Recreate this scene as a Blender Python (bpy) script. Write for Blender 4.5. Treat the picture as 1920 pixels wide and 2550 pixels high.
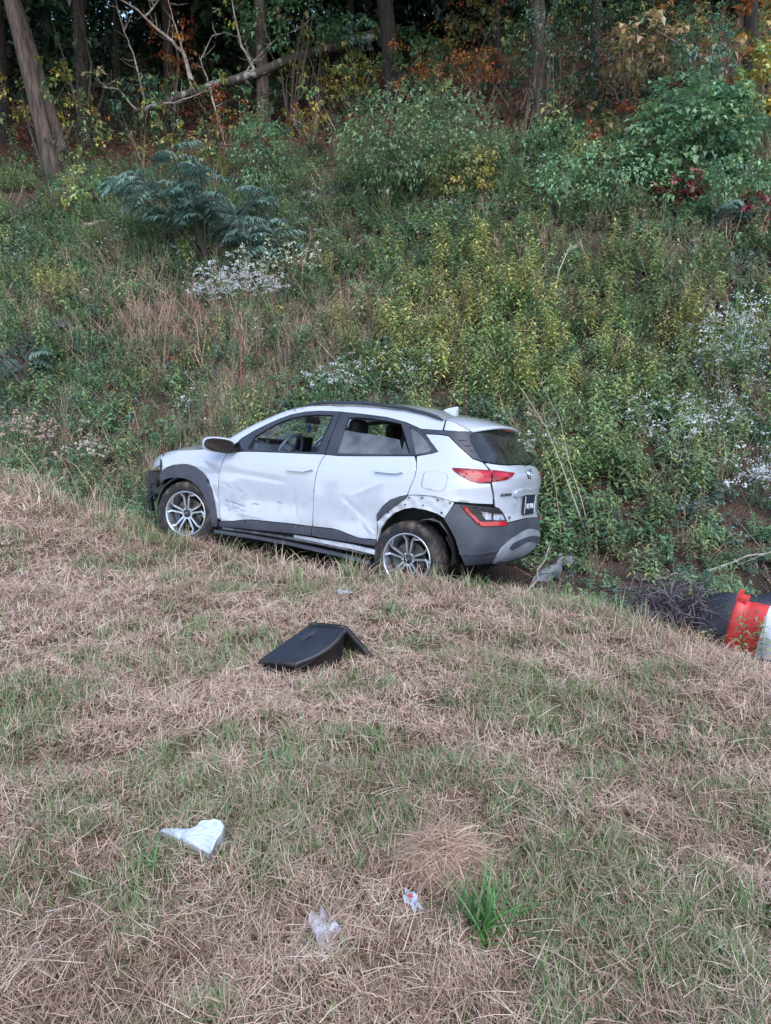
import bpy, bmesh, math, random
import numpy as np
from mathutils import Vector, Matrix, geometry
R = math.radians
PI = math.pi
rng = np.random.default_rng(7)
random.seed(7)
scene = bpy.context.scene
for o in list(bpy.data.objects):
    bpy.data.objects.remove(o, do_unlink=True)
COL = scene.collection

# ------------------------------------------------------------------ camera
cam_data = bpy.data.cameras.new('camera')
cam = bpy.data.objects.new('camera', cam_data)
COL.objects.link(cam)
cam.location = (0, 0, 1.6)
cam.rotation_euler = (R(90 - 13.5), 0, 0)
cam_data.sensor_fit = 'HORIZONTAL'
cam_data.sensor_width = 36.0
cam_data.lens = 36.0 * 1850 / 1920
cam_data.clip_end = 600
cam_data.clip_start = 0.05
scene.camera = cam

# ------------------------------------------------------------------ sky, sun, exposure
SUN_EL, SUN_AZ = 48.0, 163.0          # soft light from the open road side, behind the camera
world = bpy.data.worlds.new('World')
scene.world = world
world.use_nodes = True
wn = world.node_tree
sky = wn.nodes.new('ShaderNodeTexSky')
sky.sky_type = 'NISHITA'
sky.sun_disc = False
sky.sun_elevation = R(SUN_EL)
sky.sun_rotation = R(SUN_AZ)
sky.altitude = 200
sky.air_density = 1.0
sky.dust_density = 1.0
sky.ozone_density = 1.0
bg = wn.nodes['Background']
wn.links.new(sky.outputs[0], bg.inputs[0])
bg.inputs[1].default_value = 0.15
sun_data = bpy.data.lights.new('sun', 'SUN')
sun_data.energy = 0.9
sun_data.angle = R(50)
sun_data.color = (1.0, 0.965, 0.92)
sun = bpy.data.objects.new('sun', sun_data)
COL.objects.link(sun)
# direction towards the sun: azimuth clockwise from +Y
az, el = R(SUN_AZ), R(SUN_EL)
sdir = Vector((math.sin(az) * math.cos(el), math.cos(az) * math.cos(el), math.sin(el)))
sun.rotation_euler = sdir.to_track_quat('Z', 'Y').to_euler()
vs = scene.view_settings
scene.display_settings.display_device = 'sRGB'
vs.view_transform = 'Standard'
vs.look = 'None'
vs.exposure = 1.45
vs.gamma = 1.0
vs.use_curve_mapping = False
scene.render.engine = 'CYCLES'
cy = scene.cycles
cy.max_bounces = 5
cy.diffuse_bounces = 3
cy.glossy_bounces = 3
cy.transmission_bounces = 4
cy.transparent_max_bounces = 10
cy.caustics_reflective = False
cy.caustics_refractive = False
cy.use_denoising = True

# ------------------------------------------------------------------ helpers
def lin(r, g, b):
    f = lambda c: ((c / 255 + .055) / 1.055) ** 2.4 if c > 10 else c / 255 / 12.92
    return (f(r), f(g), f(b))

def tag(o, label=None, cat=None, group=None, kind=None):
    if label: o['label'] = label
    if cat: o['category'] = cat
    if group: o['group'] = group
    if kind: o['kind'] = kind
    return o

def empty(name, loc=(0, 0, 0), parent=None):
    o = bpy.data.objects.new(name, None)
    o.empty_display_size = .1
    o.location = loc
    o.parent = parent
    COL.objects.link(o)
    return o

def mesh_data(name, verts, faces, mats, smooth=True, cols=None, fmat=None):
    me = bpy.data.meshes.new(name)
    verts = [tuple(map(float, v)) for v in verts] if not isinstance(verts, np.ndarray) else verts.tolist()
    me.from_pydata(verts, [], faces)
    if not isinstance(mats, (list, tuple)): mats = [mats]
    for m in mats: me.materials.append(m)
    if fmat is not None: me.polygons.foreach_set('material_index', np.asarray(fmat, dtype=np.int32))
    me.polygons.foreach_set('use_smooth', np.full(len(me.polygons), smooth, dtype=bool))
    if cols is not None:
        at = me.color_attributes.new('Col', 'FLOAT_COLOR', 'POINT')
        c = np.ones((len(verts), 4), dtype=np.float32); c[:, :3] = np.asarray(cols, dtype=np.float32)
        at.data.foreach_set('color', c.ravel())
    me.update()
    return me

def mobj(name, verts, faces, mats, parent=None, smooth=True, cols=None, fmat=None, link=True):
    o = bpy.data.objects.new(name, mesh_data(name, verts, faces, mats, smooth, cols, fmat))
    if link: COL.objects.link(o)
    o.parent = parent
    return o

# ------------------------------------------------------------------ materials
MATS = {}
def pmat(name, base, rough=.5, metal=0., coat=0., var=.0, scale=6., base2=None, detail=6., bump=0., bscale=40., spec=.5, lo=.4, hi=.6, coords='Object', stretch=None):
    """Principled with a noise mix between two colours, roughness variation and optional bump"""
    m = bpy.data.materials.new(name); m.use_nodes = True
    nt = m.node_tree; n = nt.nodes; b = n['Principled BSDF']
    b.inputs['Roughness'].default_value = rough
    b.inputs['Metallic'].default_value = metal
    b.inputs['Coat Weight'].default_value = coat
    b.inputs['Coat Roughness'].default_value = .05
    b.inputs['Specular IOR Level'].default_value = spec
    tc = n.new('ShaderNodeTexCoord')
    nz = n.new('ShaderNodeTexNoise'); nz.inputs['Scale'].default_value = scale; nz.inputs['Detail'].default_value = detail
    vec = tc.outputs[coords]
    if stretch:
        mp = n.new('ShaderNodeMapping'); mp.inputs['Scale'].default_value = stretch; nt.links.new(vec, mp.inputs['Vector']); vec = mp.outputs[0]
    nt.links.new(vec, nz.inputs['Vector'])
    rp = n.new('ShaderNodeValToRGB'); rp.color_ramp.elements[0].position = lo; rp.color_ramp.elements[1].position = hi
    c2 = base2 if base2 is not None else tuple(c * (1 - var) for c in base)
    rp.color_ramp.elements[0].color = (*base, 1); rp.color_ramp.elements[1].color = (*c2, 1)
    nt.links.new(nz.outputs['Fac'], rp.inputs['Fac']); nt.links.new(rp.outputs[0], b.inputs['Base Color'])
    if bump:
        n2 = n.new('ShaderNodeTexNoise'); n2.inputs['Scale'].default_value = bscale; n2.inputs['Detail'].default_value = 8
        nt.links.new(vec, n2.inputs['Vector'])
        bp = n.new('ShaderNodeBump'); bp.inputs['Strength'].default_value = bump; bp.inputs['Distance'].default_value = .01
        nt.links.new(n2.outputs['Fac'], bp.inputs['Height']); nt.links.new(bp.outputs[0], b.inputs['Normal'])
    MATS[name] = m
    return m

def vegmat(name, trans=.35, gloss=.06, hue=.02, val=.28):
    """leaves and blades: colour from the mesh, shifted a little for each plant, part of the light passes through"""
    m = bpy.data.materials.new(name); m.use_nodes = True
    nt = m.node_tree; n = nt.nodes; n.clear()
    out = n.new('ShaderNodeOutputMaterial')
    at = n.new('ShaderNodeAttribute'); at.attribute_name = 'Col'
    oi = n.new('ShaderNodeObjectInfo')
    hs = n.new('ShaderNodeHueSaturation')
    mh = n.new('ShaderNodeMapRange'); mh.inputs[3].default_value = .5 - hue; mh.inputs[4].default_value = .5 + hue
    mv = n.new('ShaderNodeMapRange'); mv.inputs[3].default_value = 1 - val; mv.inputs[4].default_value = 1 + val
    fr = n.new('ShaderNodeMath'); fr.operation = 'MULTIPLY'; fr.inputs[1].default_value = 7.31
    f2 = n.new('ShaderNodeMath'); f2.operation = 'FRACT'
    L = nt.links.new
    L(oi.outputs['Random'], mv.inputs[0]); L(oi.outputs['Random'], fr.inputs[0]); L(fr.outputs[0], f2.inputs[0]); L(f2.outputs[0], mh.inputs[0])
    L(mh.outputs[0], hs.inputs['Hue']); L(mv.outputs[0], hs.inputs['Value']); L(at.outputs['Color'], hs.inputs['Color'])
    d = n.new('ShaderNodeBsdfDiffuse'); t = n.new('ShaderNodeBsdfTranslucent'); g = n.new('ShaderNodeBsdfGlossy'); g.inputs['Roughness'].default_value = .45
    x1 = n.new('ShaderNodeMixShader'); x1.inputs[0].default_value = trans
    x2 = n.new('ShaderNodeMixShader'); x2.inputs[0].default_value = gloss
    L(hs.outputs[0], d.inputs[0]); L(hs.outputs[0], t.inputs[0])
    L(d.outputs[0], x1.inputs[1]); L(t.outputs[0], x1.inputs[2]); L(x1.outputs[0], x2.inputs[1]); L(g.outputs[0], x2.inputs[2]); L(x2.outputs[0], out.inputs[0])
    return m

VEG = vegmat('leaf_and_blade')
DRY = vegmat('dry_straw', trans=.2, gloss=.04, hue=.012, val=.22)
STEM = vegmat('plant_stem', trans=.0, gloss=.03)

# ------------------------------------------------------------------ small mesh builder
class MB:
    def __init__(s): s.v = []; s.f = []; s.c = []; s.m = []
    def add(s, vs, fs, col=(1, 1, 1), m=0):
        k = len(s.v); s.v.extend(vs); s.f.extend([tuple(i + k for i in f) for f in fs]); s.m.extend([m] * len(fs))
        if len(np.shape(col)) == 1: s.c.extend([col] * len(vs))
        else: s.c.extend(col)
    def box(s, c, h, col=(1, 1, 1), rot=None, m=0, taper=1.):
        vs = []
        for z in (-1, 1):
            k = taper if z > 0 else 1
            for x, y in ((-1, -1), (1, -1), (1, 1), (-1, 1)):
                p = Vector((x * h[0] * k, y * h[1] * k, z * h[2]))
                if rot is not None: p = rot @ p
                vs.append((p.x + c[0], p.y + c[1], p.z + c[2]))
        s.add(vs, [(3, 2, 1, 0), (4, 5, 6, 7), (0, 1, 5, 4), (1, 2, 6, 5), (2, 3, 7, 6), (3, 0, 4, 7)], col, m)
    def tube(s, pts, rad, sides=6, col=(1, 1, 1), m=0, caps=True, jit=0.):
        pts = [Vector(p) for p in pts]; n = len(pts)
        if not hasattr(rad, '__len__'): rad = [rad] * n
        vs = []; ref = Vector((.13, .29, 1.)).normalized()
        for i, p in enumerate(pts):
            d = (pts[min(i + 1, n - 1)] - pts[max(i - 1, 0)])
            if d.length < 1e-9: d = Vector((0, 0, 1))
            d.normalize()
            a = d.cross(ref)
            if a.length < .15: a = d.cross(Vector((1, .2, 0)))
            a.normalize(); b = d.cross(a)
            for k in range(sides):
                t = 2 * PI * k / sides; r = rad[i] * (1 + jit * random.uniform(-1, 1))
                q = p + a * math.cos(t) * r + b * math.sin(t) * r
                vs.append((q.x, q.y, q.z))
        fs = []
        for i in range(n - 1):
            for k in range(sides):
                k2 = (k + 1) % sides
                fs.append((i * sides + k, i * sides + k2, (i + 1) * sides + k2, (i + 1) * sides + k))
        if caps and sides > 2:
            fs.append(tuple(range(sides - 1, -1, -1))); fs.append(tuple((n - 1) * sides + k for k in range(sides)))
        s.add(vs, fs, col, m)
    def lathe(s, prof, axis='y', n=48, c=(0, 0, 0), col=(1, 1, 1), m=0, closed=False, mod=None):
        """prof: (radius, along) pairs turned about the axis"""
        vs = []
        for (r, h) in prof:
            for k in range(n):
                t = 2 * PI * k / n; rr = r if mod is None else mod(r, h, k)
                a, b = rr * math.cos(t), rr * math.sin(t)
                vs.append((c[0] + a, c[1] + h, c[2] + b) if axis == 'y' else ((c[0] + a, c[1] + b, c[2] + h) if axis == 'z' else (c[0] + h, c[1] + a, c[2] + b)))
        fs = []; P = len(prof)
        for i in range(P if closed else P - 1):
            j = (i + 1) % P
            for k in range(n):
                k2 = (k + 1) % n
                fs.append((i * n + k, i * n + k2, j * n + k2, j * n + k))
        s.add(vs, fs, col, m)
    def blade(s, p, az, elev, L, w, bend, col, seg=2, twist=0.):
        """grass blade from p: azimuth, elevation, length, width, droop"""
        x, y, z = p; ca, sa = math.cos(az), math.sin(az); px, py = -sa * math.cos(twist), ca * math.cos(twist); pz = math.sin(twist)
        vs = []; e = elev; step = L / seg
        for i in range(seg + 1):
            ww = w * (1 - (i / seg) ** 1.6) * .5
            if i == seg: vs.append((x, y, z))
            else: vs += [(x - px * ww, y - py * ww, z - pz * ww), (x + px * ww, y + py * ww, z + pz * ww)]
            x += ca * math.cos(e) * step; y += sa * math.cos(e) * step; z += math.sin(e) * step; e -= bend / seg
        fs = [(2 * i, 2 * i + 1, 2 * i + 3, 2 * i + 2) for i in range(seg - 1)] + [(2 * seg - 2, 2 * seg - 1, 2 * seg)]
        s.add(vs, fs, col)
    def leaf(s, p, d, up, L, w, col, fold=.25, droop=.25, pos=.4):
        """folded pointed leaf along d: 4 triangles"""
        d = Vector(d); d.normalize(); up = Vector(up); sd = d.cross(up)
        if sd.length < 1e-3: sd = d.cross(Vector((.3, 1, .2)))
        sd.normalize(); nn = sd.cross(d); p = Vector(p)
        mid = p + d * L * pos; tip = p + d * L - nn * L * droop
        l = mid + sd * w * .5 + nn * w * fold; r = mid - sd * w * .5 + nn * w * fold
        s.add([tuple(p), tuple(l), tuple(tip), tuple(r), tuple(mid)], [(0, 4, 1), (1, 4, 2), (0, 3, 4), (4, 3, 2)], col)
    def obj(s, name, mats, parent=None, smooth=False, link=True, cols=True):
        return mobj(name, s.v, s.f, mats, parent, smooth, s.c if cols else None, s.m, link)

def vary(c, a=.15, h=.05):
    k = 1 + random.uniform(-a, a)
    return tuple(max(0., x * k * (1 + random.uniform(-h, h))) for x in c)
def unit(az, el): return Vector((math.cos(az) * math.cos(el), math.sin(az) * math.cos(el), math.sin(el)))

# ------------------------------------------------------------------ terrain: mown verge, ditch, bank, forest floor
YC = ([-40, -10, -7, -5.3, -4, -2.6, -2.1, -1.6, -.6, .3, .9, 1.3, 1.9, 2.5, 3.2, 5, 12], [30, 13, 11.5, 10.1, 8.75, 7.55, 7.15, 6.7, 5.95, 5.45, 5.1, 4.7, 3.6, 2.4, 1.2, -2, -14])
YT = ([-40, -8, -3, 4, 7, 40], [14.5, 10.85, 10.1, 7.2, 6.1, -2])
def sstep(t):
    t = np.clip(t, 0, 1); return t * t * (3 - 2 * t)
def crest_t(x, y):
    yc = np.interp(x, *YC); e = .15
    sl = (np.interp(x + e, *YC) - np.interp(x - e, *YC)) / (2 * e)
    return (y - yc) / np.sqrt(1 + sl * sl), yc
def bank_b(x, y): return (np.asarray(y, float) - np.interp(x, *YT)) * .93
def terrain(x, y):
    x = np.asarray(x, float); y = np.asarray(y, float)
    t, yc = crest_t(x, y)
    yy = np.clip(np.minimum(y, yc), 0, 6.3)
    zv = -.0115 * yy * yy + .02 * np.clip(-x - 2.5, 0, 4) * sstep((y - 4) / 4)
    zb = -.86 + 0 * x
    z = zv + (zb - zv) * sstep(t / 1.15)
    h = .68 * bank_b(x, y)
    k = 6.35
    zz = zb + np.where(h < k, h, k + (h - k) * .66)
    d = zz - z; w = .25
    return np.where(d > w, zz, np.where(d < -w, z, z + (d + w) ** 2 / (4 * w)))
def vnoise(x, y, s, seed=0):
    """cheap smooth value noise 0..1"""
    x = np.asarray(x, float) * s; y = np.asarray(y, float) * s
    xi = np.floor(x); yi = np.floor(y); fx = x - xi; fy = y - yi
    h = lambda a, b: np.modf(np.abs(np.sin(a * 127.1 + b * 311.7 + seed * 74.7) * 43758.5453))[0]
    fx = fx * fx * (3 - 2 * fx); fy = fy * fy * (3 - 2 * fy)
    return (h(xi, yi) * (1 - fx) + h(xi + 1, yi) * fx) * (1 - fy) + (h(xi, yi + 1) * (1 - fx) + h(xi + 1, yi + 1) * fx) * fy
def ground_z(x, y):
    z = terrain(x, y)
    b = bank_b(x, y)
    k = np.clip(b / 3, 0, 1)
    z = z + (vnoise(x, y, 1.3, 1) - .5) * (.03 + .16 * k) + (vnoise(x, y, .35, 2) - .5) * .5 * np.clip(b / 10, 0, 1) + (vnoise(x, y, 5., 3) - .5) * .02
    return z
gz = lambda x, y: float(ground_z(x, y))

def ground_material():
    m = bpy.data.materials.new('soil_and_leaf_litter'); m.use_nodes = True
    nt = m.node_tree; n = nt.nodes; L = nt.links.new; b = n['Principled BSDF']; b.inputs['Roughness'].default_value = .95; b.inputs['Specular IOR Level'].default_value = .1
    geo = n.new('ShaderNodeNewGeometry')
    n1 = n.new('ShaderNodeTexNoise'); n1.inputs['Scale'].default_value = 42; n1.inputs['Detail'].default_value = 10; L(geo.outputs['Position'], n1.inputs['Vector'])
    vo = n.new('ShaderNodeTexVoronoi'); vo.inputs['Scale'].default_value = 14; L(geo.outputs['Position'], vo.inputs['Vector'])
    def ramp(cols):
        r = n.new('ShaderNodeValToRGB'); e = r.color_ramp.elements
        while len(e) < len(cols): e.new(.5)
        for i, (p, c) in enumerate(cols): e[i].position = p; e[i].color = (*c, 1)
        return r
    thatch = ramp([(.3, lin(62, 51, 41)), (.5, lin(104, 88, 72)), (.7, lin(146, 126, 105))])
    soil = ramp([(.3, lin(44, 38, 33)), (.5, lin(78, 64, 56)), (.72, lin(108, 90, 78))])
    litter = ramp([(.0, lin(44, 32, 28)), (.35, lin(82, 56, 46)), (.65, lin(100, 72, 58)), (1., lin(66, 48, 42))])
    L(n1.outputs['Fac'], thatch.inputs[0]); L(n1.outputs['Fac'], soil.inputs[0])
    sp = n.new('ShaderNodeSeparateColor'); L(vo.outputs['Color'], sp.inputs[0]); L(sp.outputs[0], litter.inputs[0])
    at = n.new('ShaderNodeAttribute'); at.attribute_name = 'zone'     # r: ditch and bank soil, g: forest litter
    sa = n.new('ShaderNodeSeparateColor'); L(at.outputs['Color'], sa.inputs[0])
    m1 = n.new('ShaderNodeMix'); m1.data_type = 'RGBA'; m2 = n.new('ShaderNodeMix'); m2.data_type = 'RGBA'
    L(sa.outputs[0], m1.inputs[0]); L(thatch.outputs[0], m1.inputs[6]); L(soil.outputs[0], m1.inputs[7])
    L(sa.outputs[1], m2.inputs[0]); L(m1.outputs[2], m2.inputs[6]); L(litter.outputs[0], m2.inputs[7]); L(m2.outputs[2], b.inputs['Base Color'])
    bp = n.new('ShaderNodeBump'); bp.inputs['Strength'].default_value = .7; bp.inputs['Distance'].default_value = .04
    L(n1.outputs['Fac'], bp.inputs['Height']); L(bp.outputs[0], b.inputs['Normal'])
    return m

def build_ground():
    xs = np.unique(np.concatenate([np.linspace(-160, -30, 14), np.linspace(-30, -8, 56), np.linspace(-8, 8, 130), np.linspace(8, 30, 56), np.linspace(30, 160, 14)]))
    ys = np.unique(np.concatenate([np.linspace(-160, -6, 14), np.linspace(-6, 0, 12), np.linspace(0, 13, 120), np.linspace(13, 30, 70), np.linspace(30, 70, 40), np.linspace(70, 200, 10)]))
    X, Y = np.meshgrid(xs, ys, indexing='ij')
    Z = ground_z(X, np.minimum(Y, 75))
    V = np.stack([X, Y, Z], -1).reshape(-1, 3)
    nx, ny = len(xs), len(ys)
    I = np.arange(nx * ny).reshape(nx, ny)
    F = np.stack([I[:-1, :-1], I[1:, :-1], I[1:, 1:], I[:-1, 1:]], -1).reshape(-1, 4)
    o = mobj('ground', V, F.tolist(), ground_material())
    t, _ = crest_t(X, Y); b = bank_b(X, Y)
    zr = np.maximum(sstep(t / .5), sstep(b / .5)).ravel(); zg = sstep((b + (vnoise(X, Y, .5, 5) - .5) * 3 - 9.) / 2.).ravel()
    at = o.data.color_attributes.new('zone', 'FLOAT_COLOR', 'POINT')
    c = np.zeros((len(V), 4), np.float32); c[:, 0] = zr; c[:, 1] = zg; c[:, 3] = 1
    at.data.foreach_set('color', c.ravel())
    tag(o, kind='structure')
    return o
build_ground()

# ------------------------------------------------------------------ the car body surface (x forward from the rear axle, y left, z up, metres)
D={
'front_door':[(2.084,0.986),(2.111,0.895),(2.136,0.841),(2.153,0.761),(2.156,0.668),(2.155,0.563),(2.14,0.432),(2.116,0.316),(1.96,0.334),(1.83,0.363),(1.733,0.374),(1.266,0.392),(1.036,0.395),(1.036,0.74),(1.022,0.863),(1.009,0.912),(1.006,0.961),(0.99,1.024),(0.974,1.06),(1.703,1.029),(1.815,1.022),(1.891,1.017),(2.045,0.993)],
'rear_door':[(1.024,0.396),(0.825,0.402),(0.797,0.4),(0.74,0.395),(0.612,0.366),(0.522,0.352),(0.353,0.36),(0.36,0.478),(0.357,0.525),(0.36,0.584),(0.311,0.66),(0.237,0.726),(0.149,0.764),(0.08,0.784),(0.035,0.906),(0.03,0.929),(0.028,0.975),(0.034,1.02),(0.05,1.065),(0.084,1.115),(0.608,1.073),(0.781,1.061),(0.852,1.057),(0.96,1.059),(0.981,1.019),(0.998,0.962),(1.0,0.913),(1.014,0.863),(1.021,0.802),(1.027,0.74),(1.028,0.556),(1.025,0.429)],
'quarter':[(0.06,1.117),(0.027,1.021),(0.022,0.998),(0.02,0.976),(0.022,0.93),(0.027,0.907),(0.052,0.842),(0.071,0.785),(-0.011,0.794),(-0.029,0.798),(-0.05,0.799),(-0.09,0.782),(-0.113,0.77),(-0.324,0.771),(-0.321,0.772),(-0.315,0.826),(-0.31,0.853),(-0.281,0.942),(-0.223,0.938),(-0.182,0.948),(-0.131,0.985),(-0.097,1.027),(-0.092,1.045),(-0.149,1.051),(-0.263,1.055),(-0.255,1.073),(-0.243,1.11),(-0.189,1.133),(-0.127,1.224),(-0.073,1.309),(-0.034,1.315),(0.039,1.313),(-0.012,1.268),(-0.021,1.246),(-0.029,1.209),(-0.04,1.173),(-0.021,1.142),(-0.013,1.135),(0.036,1.123)],
'fuel_door':[(-0.025,0.993),(-0.046,1.001),(-0.07,0.998),(-0.082,0.979),(-0.084,0.935),(-0.083,0.884),(-0.075,0.851),(-0.056,0.844),(-0.03,0.853),(-0.023,0.87),(-0.023,0.973)],
'lamp_q':[(-0.092,1.044),(-0.149,1.049),(-0.274,1.051),(-0.274,1.008),(-0.281,0.955),(-0.223,0.938),(-0.182,0.948),(-0.131,0.985),(-0.1,1.022)],
'lamp_t':[(-0.283,1.054),(-0.352,1.05),(-0.431,1.041),(-0.416,1.024),(-0.405,1.007),(-0.368,0.98),(-0.289,0.957),(-0.281,1.006),(-0.281,1.03)],
'dpillar':[(0.109,1.356),(-0.089,1.353),(-0.129,1.354),(-0.235,1.362),(-0.205,1.316),(-0.202,1.266),(-0.212,1.217),(-0.231,1.154),(-0.251,1.118),(-0.19,1.141),(-0.127,1.232),(-0.074,1.317),(-0.033,1.324),(-0.001,1.32),(0.053,1.318),(0.081,1.337)],
'rglass':[(-0.234,1.36),(-0.3,1.372),(-0.38,1.383)],
'rglass_low':[(-0.205,1.316),(-0.202,1.266),(-0.212,1.217),(-0.231,1.154),(-0.252,1.122),(-0.302,1.11),(-0.393,1.105),(-0.499,1.117),(-0.518,1.126),(-0.52,1.122),(-0.52,1.113)],
'trim_top':[(1.978,1.142),(1.875,1.218),(1.754,1.289),(1.626,1.357),(1.495,1.411),(1.357,1.444),(1.214,1.461),(1.1,1.464),(0.95,1.466),(0.898,1.462),(0.718,1.456),(0.472,1.441),(0.26,1.404),(0.108,1.354),(0.036,1.305),(-0.014,1.262),(-0.022,1.24),(-0.026,1.217),(-0.038,1.173)],
'trim_bot':[(-0.038,1.169),(-0.021,1.142),(-0.007,1.137),(0.076,1.12),(0.575,1.078),(0.853,1.059),(0.975,1.062),(1.668,1.033),(1.892,1.019)],
'win_f':[(1.858,1.045),(1.845,1.1),(1.826,1.166),(1.734,1.244),(1.611,1.324),(1.48,1.378),(1.342,1.412),(1.198,1.429),(1.02,1.431),(1.022,1.38),(1.052,1.075),(1.45,1.055),(1.7,1.048)],
'win_r':[(0.859,1.413),(0.769,1.427),(0.6,1.421),(0.433,1.409),(0.305,1.392),(0.222,1.274),(0.134,1.133),(0.419,1.11),(0.859,1.083),(0.857,1.112),(0.858,1.382)],
'glass_edge':[(0.862,1.308),(0.687,1.292),(0.48,1.281),(0.285,1.258),(0.229,1.169),(0.231,1.274)],
'win_q':[(0.215,1.368),(0.167,1.359),(0.113,1.33),(0.024,1.265),(-0.001,1.242),(-0.02,1.22),(-0.023,1.198),(-0.021,1.164),(-0.006,1.157),(0.079,1.134),(0.139,1.233),(0.199,1.341)],
'arch_f_out':[(3.1,0.735),(3.113,0.75),(2.736,0.805),(3.138,0.771),(3.162,0.782),(2.643,0.833),(2.561,0.837),(2.453,0.82),(2.364,0.775),(2.291,0.709),(2.237,0.621),(2.202,0.518),(2.179,0.428),(2.159,0.313)],
'arch_f_in':[(3.197,0.626),(2.677,0.694),(2.591,0.694),(2.5,0.676),(2.41,0.631),(2.34,0.557),(2.287,0.47),(2.248,0.367),(2.237,0.306),(2.236,0.274)],
'clad_bot':[(2.218,0.263),(1.966,0.272),(1.263,0.304),(1.024,0.31),(0.821,0.305),(0.347,0.307)],
'arch_r_clad':[(0.074,0.783),(0.149,0.76),(0.236,0.722),(0.308,0.656),(0.357,0.582),(0.354,0.525),(0.307,0.578),(0.145,0.712),(0.096,0.746),(0.085,0.765)],
'steel':[(0.074,0.779),(-0.019,0.789),(-0.029,0.793),(-0.05,0.795),(-0.09,0.778),(-0.123,0.758),(-0.104,0.682),(-0.084,0.623),(-0.061,0.649),(-0.033,0.672),(-0.017,0.678),(0.015,0.681),(0.103,0.659),(0.203,0.608),(0.278,0.535),(0.332,0.446),(0.351,0.301),(0.35,0.333),(0.354,0.52),(0.307,0.576),(0.145,0.71),(0.096,0.744),(0.085,0.762)],
'bumper_top':[(-0.126,0.756),(-0.26,0.747),(-0.362,0.735),(-0.387,0.695),(-0.394,0.673),(-0.392,0.631),(-0.395,0.609),(-0.487,0.625)],
'bumper_arch':[(-0.126,0.756),(-0.098,0.662),(-0.084,0.623),(-0.128,0.465),(-0.137,0.416),(-0.151,0.367),(-0.17,0.323),(-0.182,0.3),(-0.221,0.239)],
'bumper_bot':[(-0.221,0.239),(-0.316,0.255),(-0.382,0.262)],
'low_lamp':[(-0.152,0.742),(-0.21,0.742),(-0.244,0.74),(-0.354,0.73),(-0.383,0.696),(-0.392,0.672),(-0.394,0.632),(-0.402,0.593),(-0.373,0.585),(-0.242,0.579),(-0.216,0.608),(-0.2,0.638),(-0.161,0.723)],
'low_red':[(-0.162,0.737),(-0.177,0.736),(-0.216,0.663),(-0.231,0.625),(-0.244,0.619),(-0.329,0.623),(-0.386,0.622),(-0.385,0.59),(-0.243,0.584),(-0.22,0.613),(-0.211,0.629),(-0.198,0.661),(-0.171,0.717)],
'low_white1':[(-0.249,0.705),(-0.307,0.695),(-0.308,0.674),(-0.299,0.634),(-0.27,0.633),(-0.262,0.657),(-0.258,0.681)],
'low_white2':[(-0.322,0.692),(-0.376,0.682),(-0.378,0.656),(-0.377,0.631),(-0.308,0.632),(-0.321,0.671)],
'skid':[(-0.378,0.267),(-0.366,0.296),(-0.358,0.323),(-0.361,0.39),(-0.37,0.411),(-0.382,0.43),(-0.411,0.468),(-0.512,0.534),(-0.52,0.544),(-0.52,0.558)],
'skid_in':[(-0.412,0.403),(-0.423,0.432),(-0.468,0.453),(-0.514,0.469),(-0.52,0.478),(-0.52,0.508)],
'skid_in2':[(-0.412,0.403),(-0.443,0.379),(-0.475,0.401),(-0.516,0.425),(-0.52,0.434),(-0.52,0.461)],
'gap_tg':[(-0.253,1.111),(-0.262,1.088),(-0.279,1.057),(-0.277,1.029),(-0.279,1.0),(-0.284,0.971),(-0.29,0.942),(-0.319,0.854),(-0.326,0.826),(-0.338,0.743)],
'recess':[(-0.454,0.831),(-0.448,0.872),(-0.462,0.893),(-0.513,0.915)],
'kona':[(-0.353,0.838),(-0.432,0.849),(-0.431,0.866),(-0.351,0.859)],
'script':[(-0.41,0.626),(-0.44,0.627),(-0.453,0.655),(-0.425,0.654)],
'spoiler_gap':[(-0.052,1.439),(-0.044,1.414),(-0.042,1.379),(-0.043,1.326)],
'handle1':[(1.335,0.896),(1.322,0.91),(1.178,0.928),(1.063,0.935),(1.052,0.909),(1.141,0.889),(1.289,0.886),(1.312,0.891)],
'handle2':[(0.412,0.944),(0.396,0.96),(0.281,0.972),(0.219,0.984),(0.143,0.99),(0.139,0.965),(0.196,0.946),(0.299,0.942),(0.384,0.944)],
}
def pchip(xs, ys):
    xs = np.array(xs, float); ys = np.array(ys, float); h = np.diff(xs); d = np.diff(ys) / h
    m = np.zeros_like(ys); m[0] = d[0]; m[-1] = d[-1]
    for i in range(1, len(xs) - 1):
        if d[i - 1] * d[i] > 0:
            w1 = 2 * h[i] + h[i - 1]; w2 = h[i] + 2 * h[i - 1]; m[i] = (w1 + w2) / (w1 / d[i - 1] + w2 / d[i])
    def g(x):
        x = np.clip(np.asarray(x, float), xs[0], xs[-1]); i = np.clip(np.searchsorted(xs, x, side='right') - 1, 0, len(xs) - 2)
        t = (x - xs[i]) / h[i]; t2 = t * t; t3 = t2 * t
        return (2 * t3 - 3 * t2 + 1) * ys[i] + (t3 - 2 * t2 + t) * h[i] * m[i] + (-2 * t3 + 3 * t2) * ys[i + 1] + (t3 - t2) * h[i] * m[i + 1]
    return g
WZ = pchip([.15, .24, .33, .42, .55, .68, .78, .86, .90, .95, 1.0, 1.05, 1.12, 1.25, 1.38, 1.46, 1.52, 1.56],
           [.80, .845, .868, .872, .880, .890, .893, .896, .897, .882, .866, .845, .815, .752, .686, .640, .60, .56])
XR = pchip([.15, .25, .34, .44, .56, .63, .68, .80, .93, 1.0, 1.06, 1.12, 1.25, 1.38, 1.46, 1.52, 1.56],
           [-.50, -.62, -.70, -.735, -.73, -.715, -.69, -.69, -.71, -.715, -.69, -.64, -.535, -.43, -.37, -.32, -.29])
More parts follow.
